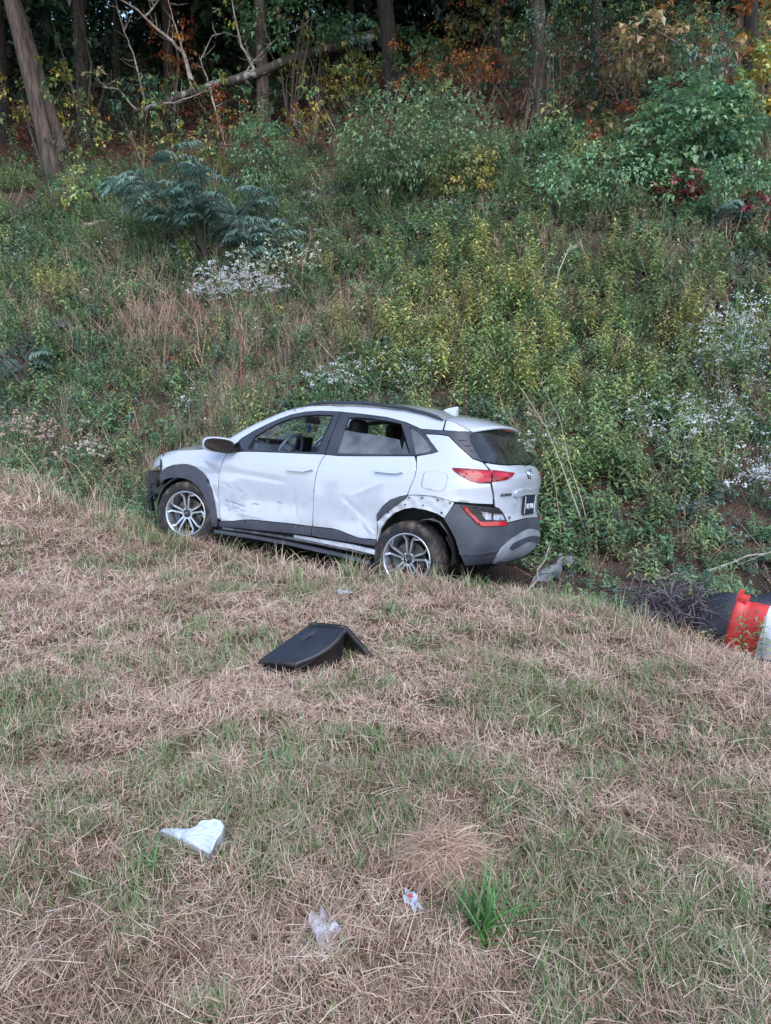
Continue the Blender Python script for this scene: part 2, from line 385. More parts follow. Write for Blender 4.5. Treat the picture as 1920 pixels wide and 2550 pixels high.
XF = pchip([.15, .30, .5, .65, .8, .9, .95, 1.0], [3.30, 3.42, 3.46, 3.47, 3.44, 3.34, 3.26, 3.15])
XFG = pchip([.95, 1.05, 1.15, 1.27, 1.37, 1.46, 1.51, 1.56], [2.55, 2.38, 2.24, 2.06, 1.87, 1.66, 1.47, 1.25])
ZT = pchip([1.95, 2.1, 2.31, 2.42, 2.6, 2.8, 2.95, 3.1, 3.3, 3.45], [1.085, 1.075, 1.05, 1.0, .977, .96, .935, .90, .85, .80])
ZE = pchip([-.05, .1, .3, .6, .9, 1.2, 1.4, 1.6, 1.75], [1.452, 1.48, 1.51, 1.525, 1.525, 1.515, 1.495, 1.45, 1.40])
NR, XC, K = 3.2, -.02, .5
def width(x, z):
    w = WZ(z); x = np.asarray(x, float)
    f = np.where(x > 2.3, 1 - .06 * np.clip((x - 2.3) / 1.1, 0, 1.3) ** 2, 1.0)
    g = np.clip((np.asarray(z) - 1.0) / .15, 0, 1)
    return w * f * (1 - .05 * g * np.clip((.9 - x) / 1.1, 0, 1) ** 2)
def body(s, z, green=False):
    s, z = np.broadcast_arrays(np.asarray(s, float), np.asarray(z, float))
    xr = XR(z); xf = XFG(z) if green else XF(z); dd = .25 if green else .75; xcf = xf - dd; nf = 3.5 if green else 2.4
    x = s.copy(); y = width(np.clip(s, XC, None), z)
    t = np.clip((XC - s) / K, 0, 1) * PI / 2; m = s < XC
    x = np.where(m, XC - (XC - xr) * np.sin(t) ** (2 / NR), x)
    y = np.where(m, width(XC + 0 * z, z) * np.maximum(np.cos(t), 0) ** (2 / NR), y)
    t = np.clip((s - xcf) / K, 0, 1) * PI / 2; m = s > xcf
    x = np.where(m, xcf + dd * np.sin(t) ** (2 / nf), x)
    y = np.where(m, width(xcf, z) * np.maximum(np.cos(t), 0) ** (2 / nf), y)
    return np.stack([x, y, z], -1)
def body_n(s, z, green=False):
    e = .003
    a = body(np.maximum(s - e, XC - K), z, green); b = body(s + e, z, green); c = body(s, z - e, green); d = body(s, z + e, green)
    n = np.cross(d - c, b - a); n /= np.maximum(np.linalg.norm(n, axis=-1, keepdims=True), 1e-9)
    return n
def xs(x, z):
    """x on the front corner of the lower body -> surface parameter"""
    xcf = float(XF(z)) - .75
    return x if x <= xcf else xcf + K * 2 / PI * math.asin(min(1, ((x - xcf) / .75) ** 1.2))
def fr(pts): return [(xs(x, z), z) for x, z in pts]

QS = 2.4
def inside(px, py, poly):
    r = np.zeros(px.shape, bool); n = len(poly)
    for i in range(n):
        x1, y1 = poly[i]; x2, y2 = poly[(i + 1) % n]
        if y1 == y2: continue
        c = ((y1 > py) != (y2 > py)) & (px < (x2 - x1) * (py - y1) / (y2 - y1) + x1)
        r ^= c
    return r
def panel(name, poly, mat, parent, green=False, off=0., thick=.012, side='L', step=.03, dent=None, holes=(), offf=None, smooth=True):
    """cut a region out of the body surface: real curved sheet with returned edges"""
    def qq(p): return [(s if s >= XC else XC + (s - XC) * QS, z) for s, z in p]
    def sub(p):
        out = []
        for a, b in zip(p, p[1:] + p[:1]):
            n = max(1, int(math.ceil(math.hypot(b[0] - a[0], b[1] - a[1]) / step)))
            out += [(a[0] + (b[0] - a[0]) * k / n, a[1] + (b[1] - a[1]) * k / n) for k in range(n)]
        res = [out[0]]
        for p_ in out[1:]:
            if math.hypot(p_[0] - res[-1][0], p_[1] - res[-1][1]) > 1e-4: res.append(p_)
        if math.hypot(res[0][0] - res[-1][0], res[0][1] - res[-1][1]) < 1e-4: res.pop()
        return res
    loops = [sub(qq(list(poly)))] + [sub(qq(list(h))) for h in holes]
    V = []; E = []
    for lp in loops:
        k = len(V); V += lp; E += [(k + i, k + (i + 1) % len(lp)) for i in range(len(lp))]
    bx = np.array(loops[0]); nb = np.array(V)
    gx, gy = np.meshgrid(np.arange(bx[:, 0].min(), bx[:, 0].max(), step), np.arange(bx[:, 1].min(), bx[:, 1].max(), step))
    gx = gx + (np.arange(gx.shape[0]) % 2)[:, None] * step * .5
    gx = gx.ravel(); gy = gy.ravel()
    ok = inside(gx, gy, loops[0])
    for h in loops[1:]: ok &= ~inside(gx, gy, h)
    gx, gy = gx[ok], gy[ok]
    if len(gx):
        d = np.sqrt(((gx[:, None] - nb[None, :, 0]) ** 2 + (gy[:, None] - nb[None, :, 1]) ** 2).min(1))
        ok = d > step * .45; V = V + list(zip(gx[ok].tolist(), gy[ok].tolist()))
    r = geometry.delaunay_2d_cdt([Vector(v) for v in V], E, [], 0, 1e-6)
    q = np.array([(v.x, v.y) for v in r[0]]); tr = np.array([f for f in r[2] if len(f) == 3])
    cx = q[tr].mean(1); keep = inside(cx[:, 0], cx[:, 1], loops[0])
    for h in loops[1:]: keep &= ~inside(cx[:, 0], cx[:, 1], h)
    tr = tr[keep]
    s = np.where(q[:, 0] >= XC, q[:, 0], XC + (q[:, 0] - XC) / QS); z = q[:, 1]
    P = body(s, z, green); N = body_n(s, z, green)
    cen = P[:, 1] < .004; N[cen, 1] = 0; N /= np.maximum(np.linalg.norm(N, axis=1, keepdims=True), 1e-9)
    o = off if offf is None else off + offf(P[:, 0], P[:, 2])
    if dent is not None: o = o - dent(P[:, 0], P[:, 2])
    P = P + N * (o[:, None] if np.ndim(o) else o)
    P[cen, 1] = 0
    tn = np.cross(P[tr[:, 1]] - P[tr[:, 0]], P[tr[:, 2]] - P[tr[:, 0]])
    fl = (tn * N[tr].mean(1)).sum(1) < 0; tr[fl] = tr[fl][:, ::-1]
    verts = P.tolist(); faces = [tuple(map(int, t)) for t in tr]
    cnt = {}
    for f in faces:
        for a, b in ((f[0], f[1]), (f[1], f[2]), (f[2], f[0])): cnt[(a, b)] = cnt.get((a, b), 0) + 1
    dup = {}
    def two(i):
        if i not in dup:
            dup[i] = len(verts); verts.append(P[i].tolist()); verts.append((P[i] - N[i] * thick).tolist())
            if cen[i]: verts[-1][1] = 0.
        return dup[i]
    if thick:
        for (a, b) in list(cnt):
            if (b, a) not in cnt and not (side == 'B' and cen[a] and cen[b]):
                ia, ib = two(a), two(b); faces.append((ia, ia + 1, ib + 1, ib))
    if side in ('R', 'B'):
        mv = [[v[0], -v[1], v[2]] for v in verts]; mf = [tuple(reversed(f)) for f in faces]
        if side == 'R': verts, faces = mv, mf
        else:
            k = len(verts); verts = verts + mv; faces = faces + [tuple(i + k for i in f) for f in mf]
    ob = mobj(name, verts, faces, mat, parent, smooth)
    if side == 'B':
        bm = bmesh.new(); bm.from_mesh(ob.data)
        bmesh.ops.remove_doubles(bm, verts=[v for v in bm.verts if abs(v.co.y) < 1e-4], dist=3e-4)
        bm.to_mesh(ob.data); bm.free()
    return ob

# ------------------------------------------------------------------ car materials
def paint_mat():
    m = pmat('white_car_paint', (.46, .49, .565), .18, coat=1., base2=(.44, .47, .54), scale=2.2, lo=.35, hi=.75)
    nt = m.node_tree; n = nt.nodes; L = nt.links.new; b = n['Principled BSDF']
    # dust and mud film towards the sills, speckled
    tc = n.new('ShaderNodeTexCoord'); sp = n.new('ShaderNodeSeparateXYZ'); L(tc.outputs['Object'], sp.inputs[0])
    nz = n.new('ShaderNodeTexNoise'); nz.inputs['Scale'].default_value = 9; nz.inputs['Detail'].default_value = 12; L(tc.outputs['Object'], nz.inputs['Vector'])
    mr = n.new('ShaderNodeMapRange'); mr.inputs[1].default_value = .95; mr.inputs[2].default_value = .30; mr.inputs[3].default_value = 0; mr.inputs[4].default_value = .55
    L(sp.outputs['Z'], mr.inputs[0])
    mu = n.new('ShaderNodeMath'); mu.operation = 'MULTIPLY'; r2 = n.new('ShaderNodeMapRange'); r2.inputs[1].default_value = .48; r2.inputs[2].default_value = .78; L(nz.outputs['Fac'], r2.inputs[0])
    L(mr.outputs[0], mu.inputs[0]); L(r2.outputs[0], mu.inputs[1])
    mx = n.new('ShaderNodeMix'); mx.data_type = 'RGBA'; mx.inputs[7].default_value = (*lin(150, 136, 120), 1)
    old = b.inputs['Base Color'].links[0].from_socket
    L(mu.outputs[0], mx.inputs[0]); L(old, mx.inputs[6]); L(mx.outputs[2], b.inputs['Base Color'])
    return m
PAINT = paint_mat()
CLAD = pmat('grey_cladding', lin(68, 71, 81), .55, base2=lin(58, 60, 68), scale=5, bump=.08, bscale=300)
TRIM = pmat('black_trim', lin(56, 58, 68), .38, base2=lin(46, 48, 56), scale=4)
BLACK = pmat('black_plastic', lin(20, 20, 23), .6, base2=lin(32, 31, 32), scale=9)
DARK = pmat('dark_underbody', lin(14, 14, 15), .85, base2=lin(34, 29, 25), scale=6)
SILVER = pmat('silver_skid_paint', lin(172, 178, 190), .35, metal=.35, base2=lin(150, 155, 165), scale=4)
STEELM = pmat('scraped_primer_steel', lin(186, 189, 198), .5, base2=lin(138, 138, 144), scale=9, detail=12, lo=.45, hi=.8, bump=.25, bscale=30)
REDL = pmat('red_lamp_lens', (.26, .003, .010), .22, coat=.35, base2=(.16, .002, .006), scale=10)
REDB = pmat('red_lamp_bright', (.46, .006, .016), .22, coat=.35, base2=(.36, .005, .012), scale=14)
LENS = pmat('clear_lamp_lens', lin(176, 176, 184), .12, coat=1., base2=lin(120, 118, 124), scale=30, metal=.3)
ALLOY = pmat('machined_alloy', lin(196, 199, 206), .28, metal=.75, base2=lin(168, 170, 176), scale=10)
ALLOYD = pmat('painted_alloy', lin(92, 95, 103), .4, metal=.5, base2=lin(70, 72, 78), scale=10)
CHROME = pmat('chrome', lin(205, 208, 214), .12, metal=1., var=.1)
DISC = pmat('brake_steel', lin(110, 104, 100), .45, metal=.7, base2=lin(84, 70, 60), scale=20)
RUBBER = pmat('muddy_tyre_rubber', lin(34, 34, 36), .85, base2=lin(104, 88, 76), scale=11, detail=14, lo=.48, hi=.74, bump=.3, bscale=80)
CABIN = pmat('grey_cabin_plastic', lin(92, 102, 116), .6, base2=lin(78, 88, 100), scale=8)
CABIN_L = pmat('light_cabin_lining', lin(176, 186, 196), .7, base2=lin(160, 168, 178), scale=4)
SEATM = pmat('black_seat_fabric', lin(24, 25, 29), .8, base2=lin(34, 34, 38), scale=30)
NAVY = pmat('navy_plate', lin(28, 34, 62), .4, base2=lin(36, 42, 72), scale=40)
WHITEP = pmat('white_print', (.8, .8, .82), .5, var=.05)
LINER = pmat('grey_wheel_liner', lin(92, 92, 98), .8, base2=lin(60, 58, 58), scale=12)

def glass_mat(name, tint, dust, refl=.05):
    m = bpy.data.materials.new(name); m.use_nodes = True
    nt = m.node_tree; n = nt.nodes; n.clear(); L = nt.links.new
    out = n.new('ShaderNodeOutputMaterial'); tr = n.new('ShaderNodeBsdfTransparent'); tr.inputs[0].default_value = (*tint, 1)
    gl = n.new('ShaderNodeBsdfGlossy'); gl.inputs['Roughness'].default_value = .03; df = n.new('ShaderNodeBsdfDiffuse'); df.inputs[0].default_value = (.55, .56, .58, 1)
    lw_ = n.new('ShaderNodeLayerWeight'); lw_.inputs[0].default_value = .5; pw_ = n.new('ShaderNodeMath'); pw_.operation = 'POWER'; pw_.inputs[1].default_value = 4.; L(lw_.outputs['Facing'], pw_.inputs[0]); fr_ = n.new('ShaderNodeMapRange'); fr_.inputs[3].default_value = refl; fr_.inputs[4].default_value = 1.; L(pw_.outputs[0], fr_.inputs[0])
    tc = n.new('ShaderNodeTexCoord'); nz = n.new('ShaderNodeTexNoise'); nz.inputs['Scale'].default_value = 5; nz.inputs['Detail'].default_value = 10; L(tc.outputs['Object'], nz.inputs['Vector'])
    mr = n.new('ShaderNodeMapRange'); mr.inputs[1].default_value = .35; mr.inputs[2].default_value = .8; mr.inputs[3].default_value = dust * .5; mr.inputs[4].default_value = dust * 2; L(nz.outputs['Fac'], mr.inputs[0])
    a = n.new('ShaderNodeMixShader'); b = n.new('ShaderNodeMixShader')
    L(mr.outputs[0], a.inputs[0]); L(tr.outputs[0], a.inputs[1]); L(df.outputs[0], a.inputs[2])
    L(fr_.outputs[0], b.inputs[0]); L(a.outputs[0], b.inputs[1]); L(gl.outputs[0], b.inputs[2]); L(b.outputs[0], out.inputs[0])
    return m
GLASS_T = glass_mat('tinted_glass', (.12, .13, .14), .17, .11)
GLASS_R = glass_mat('rear_window_glass', (.05, .055, .06), .05, .08)
GLASS_C = glass_mat('clear_glass', (.80, .86, .85), .02)

# ------------------------------------------------------------------ the car
car = empty('suv_car')
car.matrix_world = Matrix(((-0.87958, -0.46879, 0.08103, 0.6089), (0.47574, -0.86727, 0.14666, 6.8462), (0.00152, 0.16755, 0.98586, -0.665), (0, 0, 0, 1)))
tag(car, 'white compact SUV with crumpled doors and torn rear arch, stranded in the roadside ditch', 'car')

def gauss(x, z, cx, cz, sx, sz, d, a=0.):
    dx, dz = x - cx, z - cz; ca, sa = math.cos(a), math.sin(a); u = dx * ca + dz * sa; v = -dx * sa + dz * ca
    return d * np.exp(-(u / sx) ** 2 - (v / sz) ** 2)
def crease(x, z, p0, p1, w, d):
    p0 = np.array(p0); p1 = np.array(p1); L = np.linalg.norm(p1 - p0); u = (p1 - p0) / L
    a = (x - p0[0]) * u[0] + (z - p0[1]) * u[1]; b = -(x - p0[0]) * u[1] + (z - p0[1]) * u[0]
    e = np.clip(np.minimum(a, L - a) / (.25 * L) + .3, 0, 1)
    return d * np.maximum(0, 1 - np.abs(b) / w) * e
def dent_front(x, z):
    return .75 * (gauss(x, z, 1.55, .60, .5, .13, .018) + gauss(x, z, 2.02, .46, .13, .09, .022)
            + crease(x, z, (2.12, .66), (1.95, .60), .012, -.004) + crease(x, z, (2.10, .50), (1.80, .45), .013, -.008) + crease(x, z, (2.10, .38), (1.86, .48), .016, .007)
            + crease(x, z, (2.06, .60), (2.0, .40), .014, -.008) + crease(x, z, (1.27, .72), (1.22, .45), .018, .005) + crease(x, z, (1.95, .42), (1.62, .40), .02, -.006)
            + crease(x, z, (1.98, .81), (1.35, .775), .035, .005) + gauss(x, z, 2.02, .80, .08, .05, .008))
def dent_rear(x, z):
    return .7 * (gauss(x, z, .47, .60, .13, .14, .016) + crease(x, z, (.32, .87), (.62, .72), .03, -.005) + crease(x, z, (.72, .70), (.50, .54), .035, .006)
            + gauss(x, z, .62, .50, .2, .08, .008) + crease(x, z, (.50, .50), (.39, .40), .02, -.010) + crease(x, z, (.46, .46), (.385, .43), .012, .008) + gauss(x, z, .85, .62, .12, .16, .008))
def dent_fend(x, z): return gauss(x, z, 2.26, .76, .10, .06, .016) + crease(x, z, (2.40, .90), (2.17, .78), .03, .008) + crease(x, z, (2.24, .68), (2.17, .52), .03, .008)

# --- flank panels, left side as damaged, right side plain
door_edge = [(2.127, .33), (2.150, .465), (2.163, .60), (2.165, .70), (2.160, .761), (2.144, .841), (2.112, .922), (2.094, .985), (2.086, 1.03), (2.08, 1.068)]
arch_out = fr([(2.955, .70), (2.92, .735), (2.85, .78), (2.74, .815)]) + [(2.643, .833), (2.561, .837), (2.453, .82), (2.364, .775), (2.291, .709), (2.237, .621), (2.202, .518), (2.179, .428), (2.163, .335)]
arch_in = fr([(2.95, .60), (2.90, .645), (2.80, .682)]) + [(2.677, .696), (2.591, .694), (2.5, .676), (2.41, .631), (2.34, .557), (2.287, .47), (2.248, .367), (2.237, .306), (2.236, .25)]
fender_poly = door_edge + fr([(x, float(ZT(x))) for x in (2.2, 2.31, 2.36, 2.42, 2.6, 2.8, 2.92, 3.0)] + [(2.985, .82), (2.965, .73)]) + arch_out
arch_poly = [(s + .002, z + .004) for s, z in arch_out] + [(2.165, .25)] + arch_in[::-1]
ra = [(.36, .25), (.358, .40), (.357, .52), (.338, .60), (.30, .665), (.236, .725), (.149, .765), (.074, .786), (-.011, .794), (-.05, .799), (-.09, .782), (-.123, .758)]
ri = [(-.084, .623), (-.053, .655), (-.027, .674), (.015, .681), (.103, .659), (.203, .608), (.278, .535), (.319, .468), (.336, .417), (.346, .33), (.35, .25)]
for sd in 'LR':
    d = sd == 'L'
    panel('front_fender', fender_poly, PAINT, car, side=sd, step=.022 if d else .05, dent=dent_fend if d else None)
    panel('front_door', D['front_door'], PAINT, car, side=sd, step=.016 if d else .06, dent=dent_front if d else None)
    panel('rear_door', D['rear_door'], PAINT, car, side=sd, step=.016 if d else .06, dent=dent_rear if d else None)
    panel('rear_quarter_panel', D['quarter'], PAINT, car, side=sd, step=.022, green=True)
    panel('front_arch_cladding', arch_poly, CLAD, car, side=sd, off=.014, thick=.03, step=.025)
    if d:
        panel('rear_arch_cladding', D['arch_r_clad'], CLAD, car, off=.014, thick=.02, step=.02)
        st = panel('bare_arch_steel', D['steel'], STEELM, car, off=-.010, thick=.03, step=.015,
                   dent=lambda x, z: .006 * np.sin(x * 40) * np.sin(z * 47) + gauss(x, z, -.2, .68, .06, .05, .012))
        mb = MB()
        for (s, z) in [(0.059, 0.761), (-0.024, 0.772), (-0.062, 0.769), (-0.106, 0.755), (0.092, 0.697), (-0.026, 0.711), (-0.077, 0.665), (0.252, 0.611)]:
            p = body(s, z); n_ = body_n(np.array([s]), np.array([z]))[0]
            mb = MB(); mb.box(tuple(p - n_ * .004), (random.uniform(.005, .009), .005, random.uniform(.004, .008)), rot=Vector(n_).to_track_quat('Y', 'Z').to_matrix()); mb.obj('clip', BLACK, st)
    else:
        panel('rear_arch_cladding', ra + ri, CLAD, car, side='R', off=.012, thick=.02, step=.04)
    cb = D['clad_bot']
    top = [p for p in D['front_door'] if p[1] < .4 and p[0] < 2.12]
    fsill = [(2.13, .262)] + [p for p in cb if 1.036 < p[0] < 2.13] + [(1.034, .31), (1.034, .388)] + [(x, z - .007) for x, z in sorted([p for p in D['front_door'] if p[1] < .396 and 1.05 < p[0] < 2.1])] + [(2.128, .308)]
    panel('front_door_cladding', fsill, CLAD, car, side=sd, off=.016, thick=.03, step=.03)
    rsill = [(1.026, .31)] + [p for p in cb if .36 < p[0] < 1.02] + [(.352, .307), (.352, .352)] + [(x, z - .007) for x, z in sorted([p for p in D['rear_door'] if p[1] < .403 and .36 < p[0] < 1.0])] + [(1.024, .388)]
    panel('rear_door_cladding', rsill, CLAD, car, side=sd, off=.016, thick=.03, step=.03)
    panel('sill', [(2.2, .30), (.352, .345), (.345, .24), (.6, .215), (2.2, .20)], DARK if sd == 'R' else STEELM if False else DARK, car, side=sd, off=-.03, thick=.02, step=.05)
    # greenhouse side: white rail, dark surround, panes
    se = lambda z: float(XFG(z)) - .25 + K * .30
    band = [(se(z), z) for z in (1.075, 1.12, 1.17, 1.22, 1.27, 1.32, 1.37, 1.41, 1.445)] + [(s, float(ZE(s))) for s in (1.55, 1.45, 1.3, 1.1, .9, .6, .3, .1, -.02, -.046)] + [(-.044, 1.414), (-.041, 1.36), (-.022, 1.36), (.05, 1.361), (.10, 1.360)]
    band += [(s, z + .006) for s, z in D['trim_top'][::-1] if s > .11] + [(2.02, 1.10), (2.06, 1.075)]
    panel('side_rail', band, PAINT, car, green=True, side=sd, step=.03)
    tt, tb = D['trim_top'], D['trim_bot']
    ftrim = [p for p in tt if p[0] > .97] + [(.965, 1.466), (.968, 1.30), (.982, 1.066)] + [(x, z + .004) for x, z in tb if x > 1.0] + [(1.93, 1.05), (1.985, 1.10)]
    panel('front_window_surround', ftrim, TRIM, car, green=True, side=sd, step=.03, holes=[D['win_f']], thick=.025)
    rtrim = [(.957, 1.466)] + [p for p in tt if p[0] < .93] + [(x, z + .004) for x, z in tb if x < .9] + [(.972, 1.066), (.960, 1.30)]
    panel('rear_window_surround', rtrim, TRIM, car, green=True, side=sd, step=.03, holes=[D['win_r'], D['win_q']], thick=.025)
    wr = D['win_r']; grow = lambda poly, k: [(sum(p[0] for p in poly) / len(poly) * (1 - k) + s * k, sum(p[1] for p in poly) / len(poly) * (1 - k) + z * k) for s, z in poly]
    panel('quarter_glass', grow(D['win_q'], 1.06), GLASS_T, car, green=True, side=sd, off=-.010, thick=.004, step=.04)
    if d:
        ge = [(.885, 1.31), (.687, 1.292), (.48, 1.281), (.285, 1.258), (.229, 1.169), (.231, 1.25), (.15, 1.14)]
        panel('lowered_rear_window', ge + [(.10, 1.09), (.42, 1.08), (.885, 1.06)], GLASS_T, car, green=True, off=-.020, thick=.004, step=.04)
        panel('window_runner', [(1.03, 1.425), (1.06, 1.425), (1.095, 1.08), (1.06, 1.08)], BLACK, car, green=True, off=-.03, thick=.01, step=.05)
    else:
        panel('rear_window', grow(wr, 1.05), GLASS_C, car, green=True, side='R', off=-.014, thick=.004, step=.05)
        panel('front_window', grow(D['win_f'], 1.05), GLASS_C, car, green=True, side='R', off=-.014, thick=.004, step=.05)
    # pillar trim at the tailgate with its slits, lamps
    dp = panel('rear_pillar_trim', D['dpillar'], TRIM, car, green=True, side=sd, off=.002, step=.025)
    for (s0, z0, s1, z1) in ((-.126, 1.282, -.172, 1.285), (-.154, 1.238, -.194, 1.241), (-.183, 1.199, -.206, 1.2)):
        panel('slit', [(s0, z0 - .004), (s1, z1 - .004), (s1, z1 + .004), (s0, z0 + .004)], BLACK, dp, green=True, side=sd, off=.0045, thick=.003, step=.03)
    lq = panel('outer_tail_lamp', D['lamp_q'], REDL, car, side=sd, off=.008, thick=.02, step=.02)
    c_ = D['lamp_q']
    panel('lamp_light_band', [(-.125, 1.025), (-.27, 1.03), (-.268, 1.0), (-.205, 1.0), (-.16, .995)], REDB, lq, side=sd, off=.0105, thick=.003, step=.02)
    panel('lamp_light_bar', [(-.21, .985), (-.272, .99), (-.274, .965), (-.225, .952), (-.195, .958)], REDB, lq, side=sd, off=.0105, thick=.003, step=.02)
    lt = panel('inner_tail_lamp', D['lamp_t'], REDL, car, side=sd, off=.008, thick=.02, step=.02)
    panel('lamp_light_band', [(-.292, 1.035), (-.39, 1.03), (-.37, 1.005), (-.292, 1.0)], REDB, lt, side=sd, off=.0105, thick=.003, step=.02)
    ll = panel('lower_lamp_cluster', D['low_lamp'], BLACK, car, side=sd, off=.016, thick=.02, step=.02)
    panel('red_light_guide', D['low_red'], REDB, ll, side=sd, off=.023, thick=.008, step=.015)
    panel('indicator_lens', D['low_white1'], LENS, ll, side=sd, off=.021, thick=.006, step=.02)
    panel('reversing_lens', D['low_white2'], LENS, ll, side=sd, off=.021, thick=.006, step=.02)
    hp = panel('door_handle', D['handle1'], PAINT, car, side=sd, off=.034, thick=.034, step=.012)
    panel('door_handle', D['handle2'], PAINT, car, side=sd, off=.034, thick=.034, step=.012)

# dark inner shell behind the panel gaps
for sd in 'LR':
    panel('inner_door_shell', [(2.2, .30), (.36, .30), (.36, 1.07), (.97, 1.045), (2.1, 1.0)], DARK, car, side=sd, off=-.09, thick=0, step=.06)
panel('inner_rear_shell', [(.07, 1.09), (.07, .80), (-.10, .80), (-.16, .68), (-.19, .36), (-.52, .36), (-.52, 1.09)], DARK, car, side='B', off=-.05, thick=0, step=.04)
fo = panel('fuel_door', D['fuel_door'], PAINT, car, off=.0045, thick=.004, step=.02, green=True)
cxf = sum(p[0] for p in D['fuel_door']) / len(D['fuel_door']); czf = sum(p[1] for p in D['fuel_door']) / len(D['fuel_door'])
panel('fuel_door_gap_shade', [(cxf + (s - cxf) * 1.022, czf + (z - czf) * 1.02) for s, z in D['fuel_door']], BLACK, fo, off=.0025, thick=.003, step=.02, green=True)  # black outline standing in for the shade in the groove round the flap

# scrapes on the left doors
SCR2 = pmat('scraped_grey_mark', lin(132, 136, 148), .6, base2=lin(176, 180, 190), scale=60)
ch_scr = lambda: random.choice([SCR, SCR2, SCR2])
SCR = pmat('scraped_black_mark', lin(46, 46, 52), .7, base2=lin(110, 112, 120), scale=60)
SCR_D = [[(2.08, .53), (2.05, .522), (2.02, .515), (1.97, .512), (1.93, .505), (1.82, .49)], [(2.085, .56), (2.075, .53), (2.06, .50), (2.08, .46)], [(2.07, .525), (2.045, .535), (2.03, .54)], [(1.27, .69), (1.262, .63), (1.255, .58), (1.245, .50)], [(1.255, .60), (1.25, .54)], [(1.97, .70), (1.93, .672), (1.90, .655), (1.85, .63)],
         [(2.12, .70), (2.08, .693), (2.04, .68), (2.0, .655)], [(1.58, .64), (1.57, .63)], [(1.45, .58), (1.43, .575), (1.40, .565)], [(1.72, .73), (1.70, .72)], [(1.50, .80), (1.49, .785)], [(1.84, .62), (1.82, .605), (1.80, .60)], [(1.66, .46), (1.64, .475), (1.62, .49)], [(2.10, .43), (2.0, .425), (1.9, .43)], [(2.05, .45), (1.96, .455)], [(1.88, .585), (1.84, .56)], [(2.14, .64), (2.135, .60), (2.14, .55)], [(1.75, .52), (1.70, .53), (1.66, .525)], [(1.98, .60), (1.95, .59)], [(.50, .45), (.44, .43), (.40, .42)], [(.42, .52), (.39, .50)]]
for ln in SCR_D:
    w_ = random.uniform(.0022, .005)
    a = np.array(ln); n_ = len(a)
    up = [(p[0], p[1] + w_ * (.25 + .75 * math.sin(PI * (i + .4) / n_))) for i, p in enumerate(ln)]; dn = [(p[0], p[1] - w_ * .3) for p in ln]
    panel('scrape_mark', up + dn[::-1], ch_scr(), car, off=.0022, thick=0, step=.012, dent=dent_front if ln[0][0] > 1.03 else dent_rear)

# --- tail
TG = [(-.256, 1.106), (-.262, 1.088), (-.281, 1.055), (-.281, 1.02), (-.286, .971), (-.302, .913), (-.321, .854), (-.332, .799), (-.340, .745), (-.362, .738), (-.380, .716), (-.397, .69), (-.401, .65), (-.404, .615), (-.44, .622), (-.487, .630), (-.52, .636), (-.52, 1.112), (-.499, 1.111), (-.42, 1.101), (-.346, 1.100), (-.302, 1.103), (-.270, 1.108)]
tgate = panel('tailgate', TG, PAINT, car, side='B', step=.02)
panel('number_plate_ledge', [(-.454, .835), (-.449, .872), (-.462, .893), (-.49, .903), (-.52, .908), (-.52, .845)], PAINT, tgate, side='B', off=.020, thick=.02, step=.015)
panel('plate_recess', [(-.457, .832), (-.467, .66), (-.52, .655), (-.52, .84)], PAINT, tgate, side='B', off=.0025, thick=.002, step=.03)
RG = [(-.207, 1.316), (-.204, 1.266), (-.213, 1.217), (-.226, 1.175), (-.243, 1.138), (-.256, 1.122), (-.285, 1.115), (-.346, 1.109), (-.42, 1.110), (-.499, 1.119), (-.52, 1.121), (-.52, 1.40), (-.38, 1.385), (-.30, 1.373), (-.236, 1.362)]
panel('rear_glass', RG, GLASS_R, car, green=True, side='B', off=.0, thick=.006, step=.03)
bt = D['bumper_top']; ba = D['bumper_arch']
BP = [(-.128, .752)] + [(s, z - .004) for s, z in bt[1:]] + [(-.52, .630), (-.52, .262), (-.382, .258)] + D['bumper_bot'][::-1][1:] + ba[::-1][1:-1]
panel('rear_bumper', BP, CLAD, car, side='B', off=.012, thick=.04, step=.022)
panel('bumper_crease', [(-.155, .35), (-.26, .362), (-.34, .385), (-.345, .372), (-.265, .345), (-.165, .33)], CLAD, car, side='B' if False else 'L', off=.024, thick=.014, step=.02)
sk = [(-.378, .262), (-.366, .296), (-.358, .335), (-.361, .39), (-.37, .411), (-.396, .449), (-.43, .48), (-.465, .502), (-.499, .524), (-.52, .535), (-.52, .258)]
skid = panel('skid_plate', sk, SILVER, car, side='B', off=.024, thick=.02, step=.02)
panel('skid_insert', [(-.412, .403), (-.423, .432), (-.453, .446), (-.485, .459), (-.52, .470), (-.52, .425), (-.491, .408), (-.443, .379), (-.425, .389)], CLAD, skid, side='B', off=.029, thick=.006, step=.02)
# roof, spoiler, rails, fin
def cap(name, svals, zf, crown, mat, green, parent, nv=14, pw=2.2):
    rows = []
    for s in svals:
        z = float(zf(s)) if green else float(ZT(s))
        if not green:
            for _ in range(6):
                x = float(body(s, z)[0]); z = float(ZT(x))
        p = body(s, z, green); rows.append(p)
    V = []; n = 2 * nv + 1
    for p in rows:
        for k in range(n):
            v = 1 - k / nv            # 1 .. -1
            V.append((p[0], p[1] * v, p[2] + crown(p[0]) * (1 - abs(v) ** pw)))
    F = [(i * n + k, i * n + k + 1, (i + 1) * n + k + 1, (i + 1) * n + k) for i in range(len(rows) - 1) for k in range(n - 1)]
    return mobj(name, V, F, mat, parent)
roof = cap('roof_panel', np.linspace(-.05, 1.57, 40), ZE, lambda x: float(np.interp(x, [-.2, .4, 1.2, 1.65], [.07, .075, .06, .028])), PAINT, True, car)
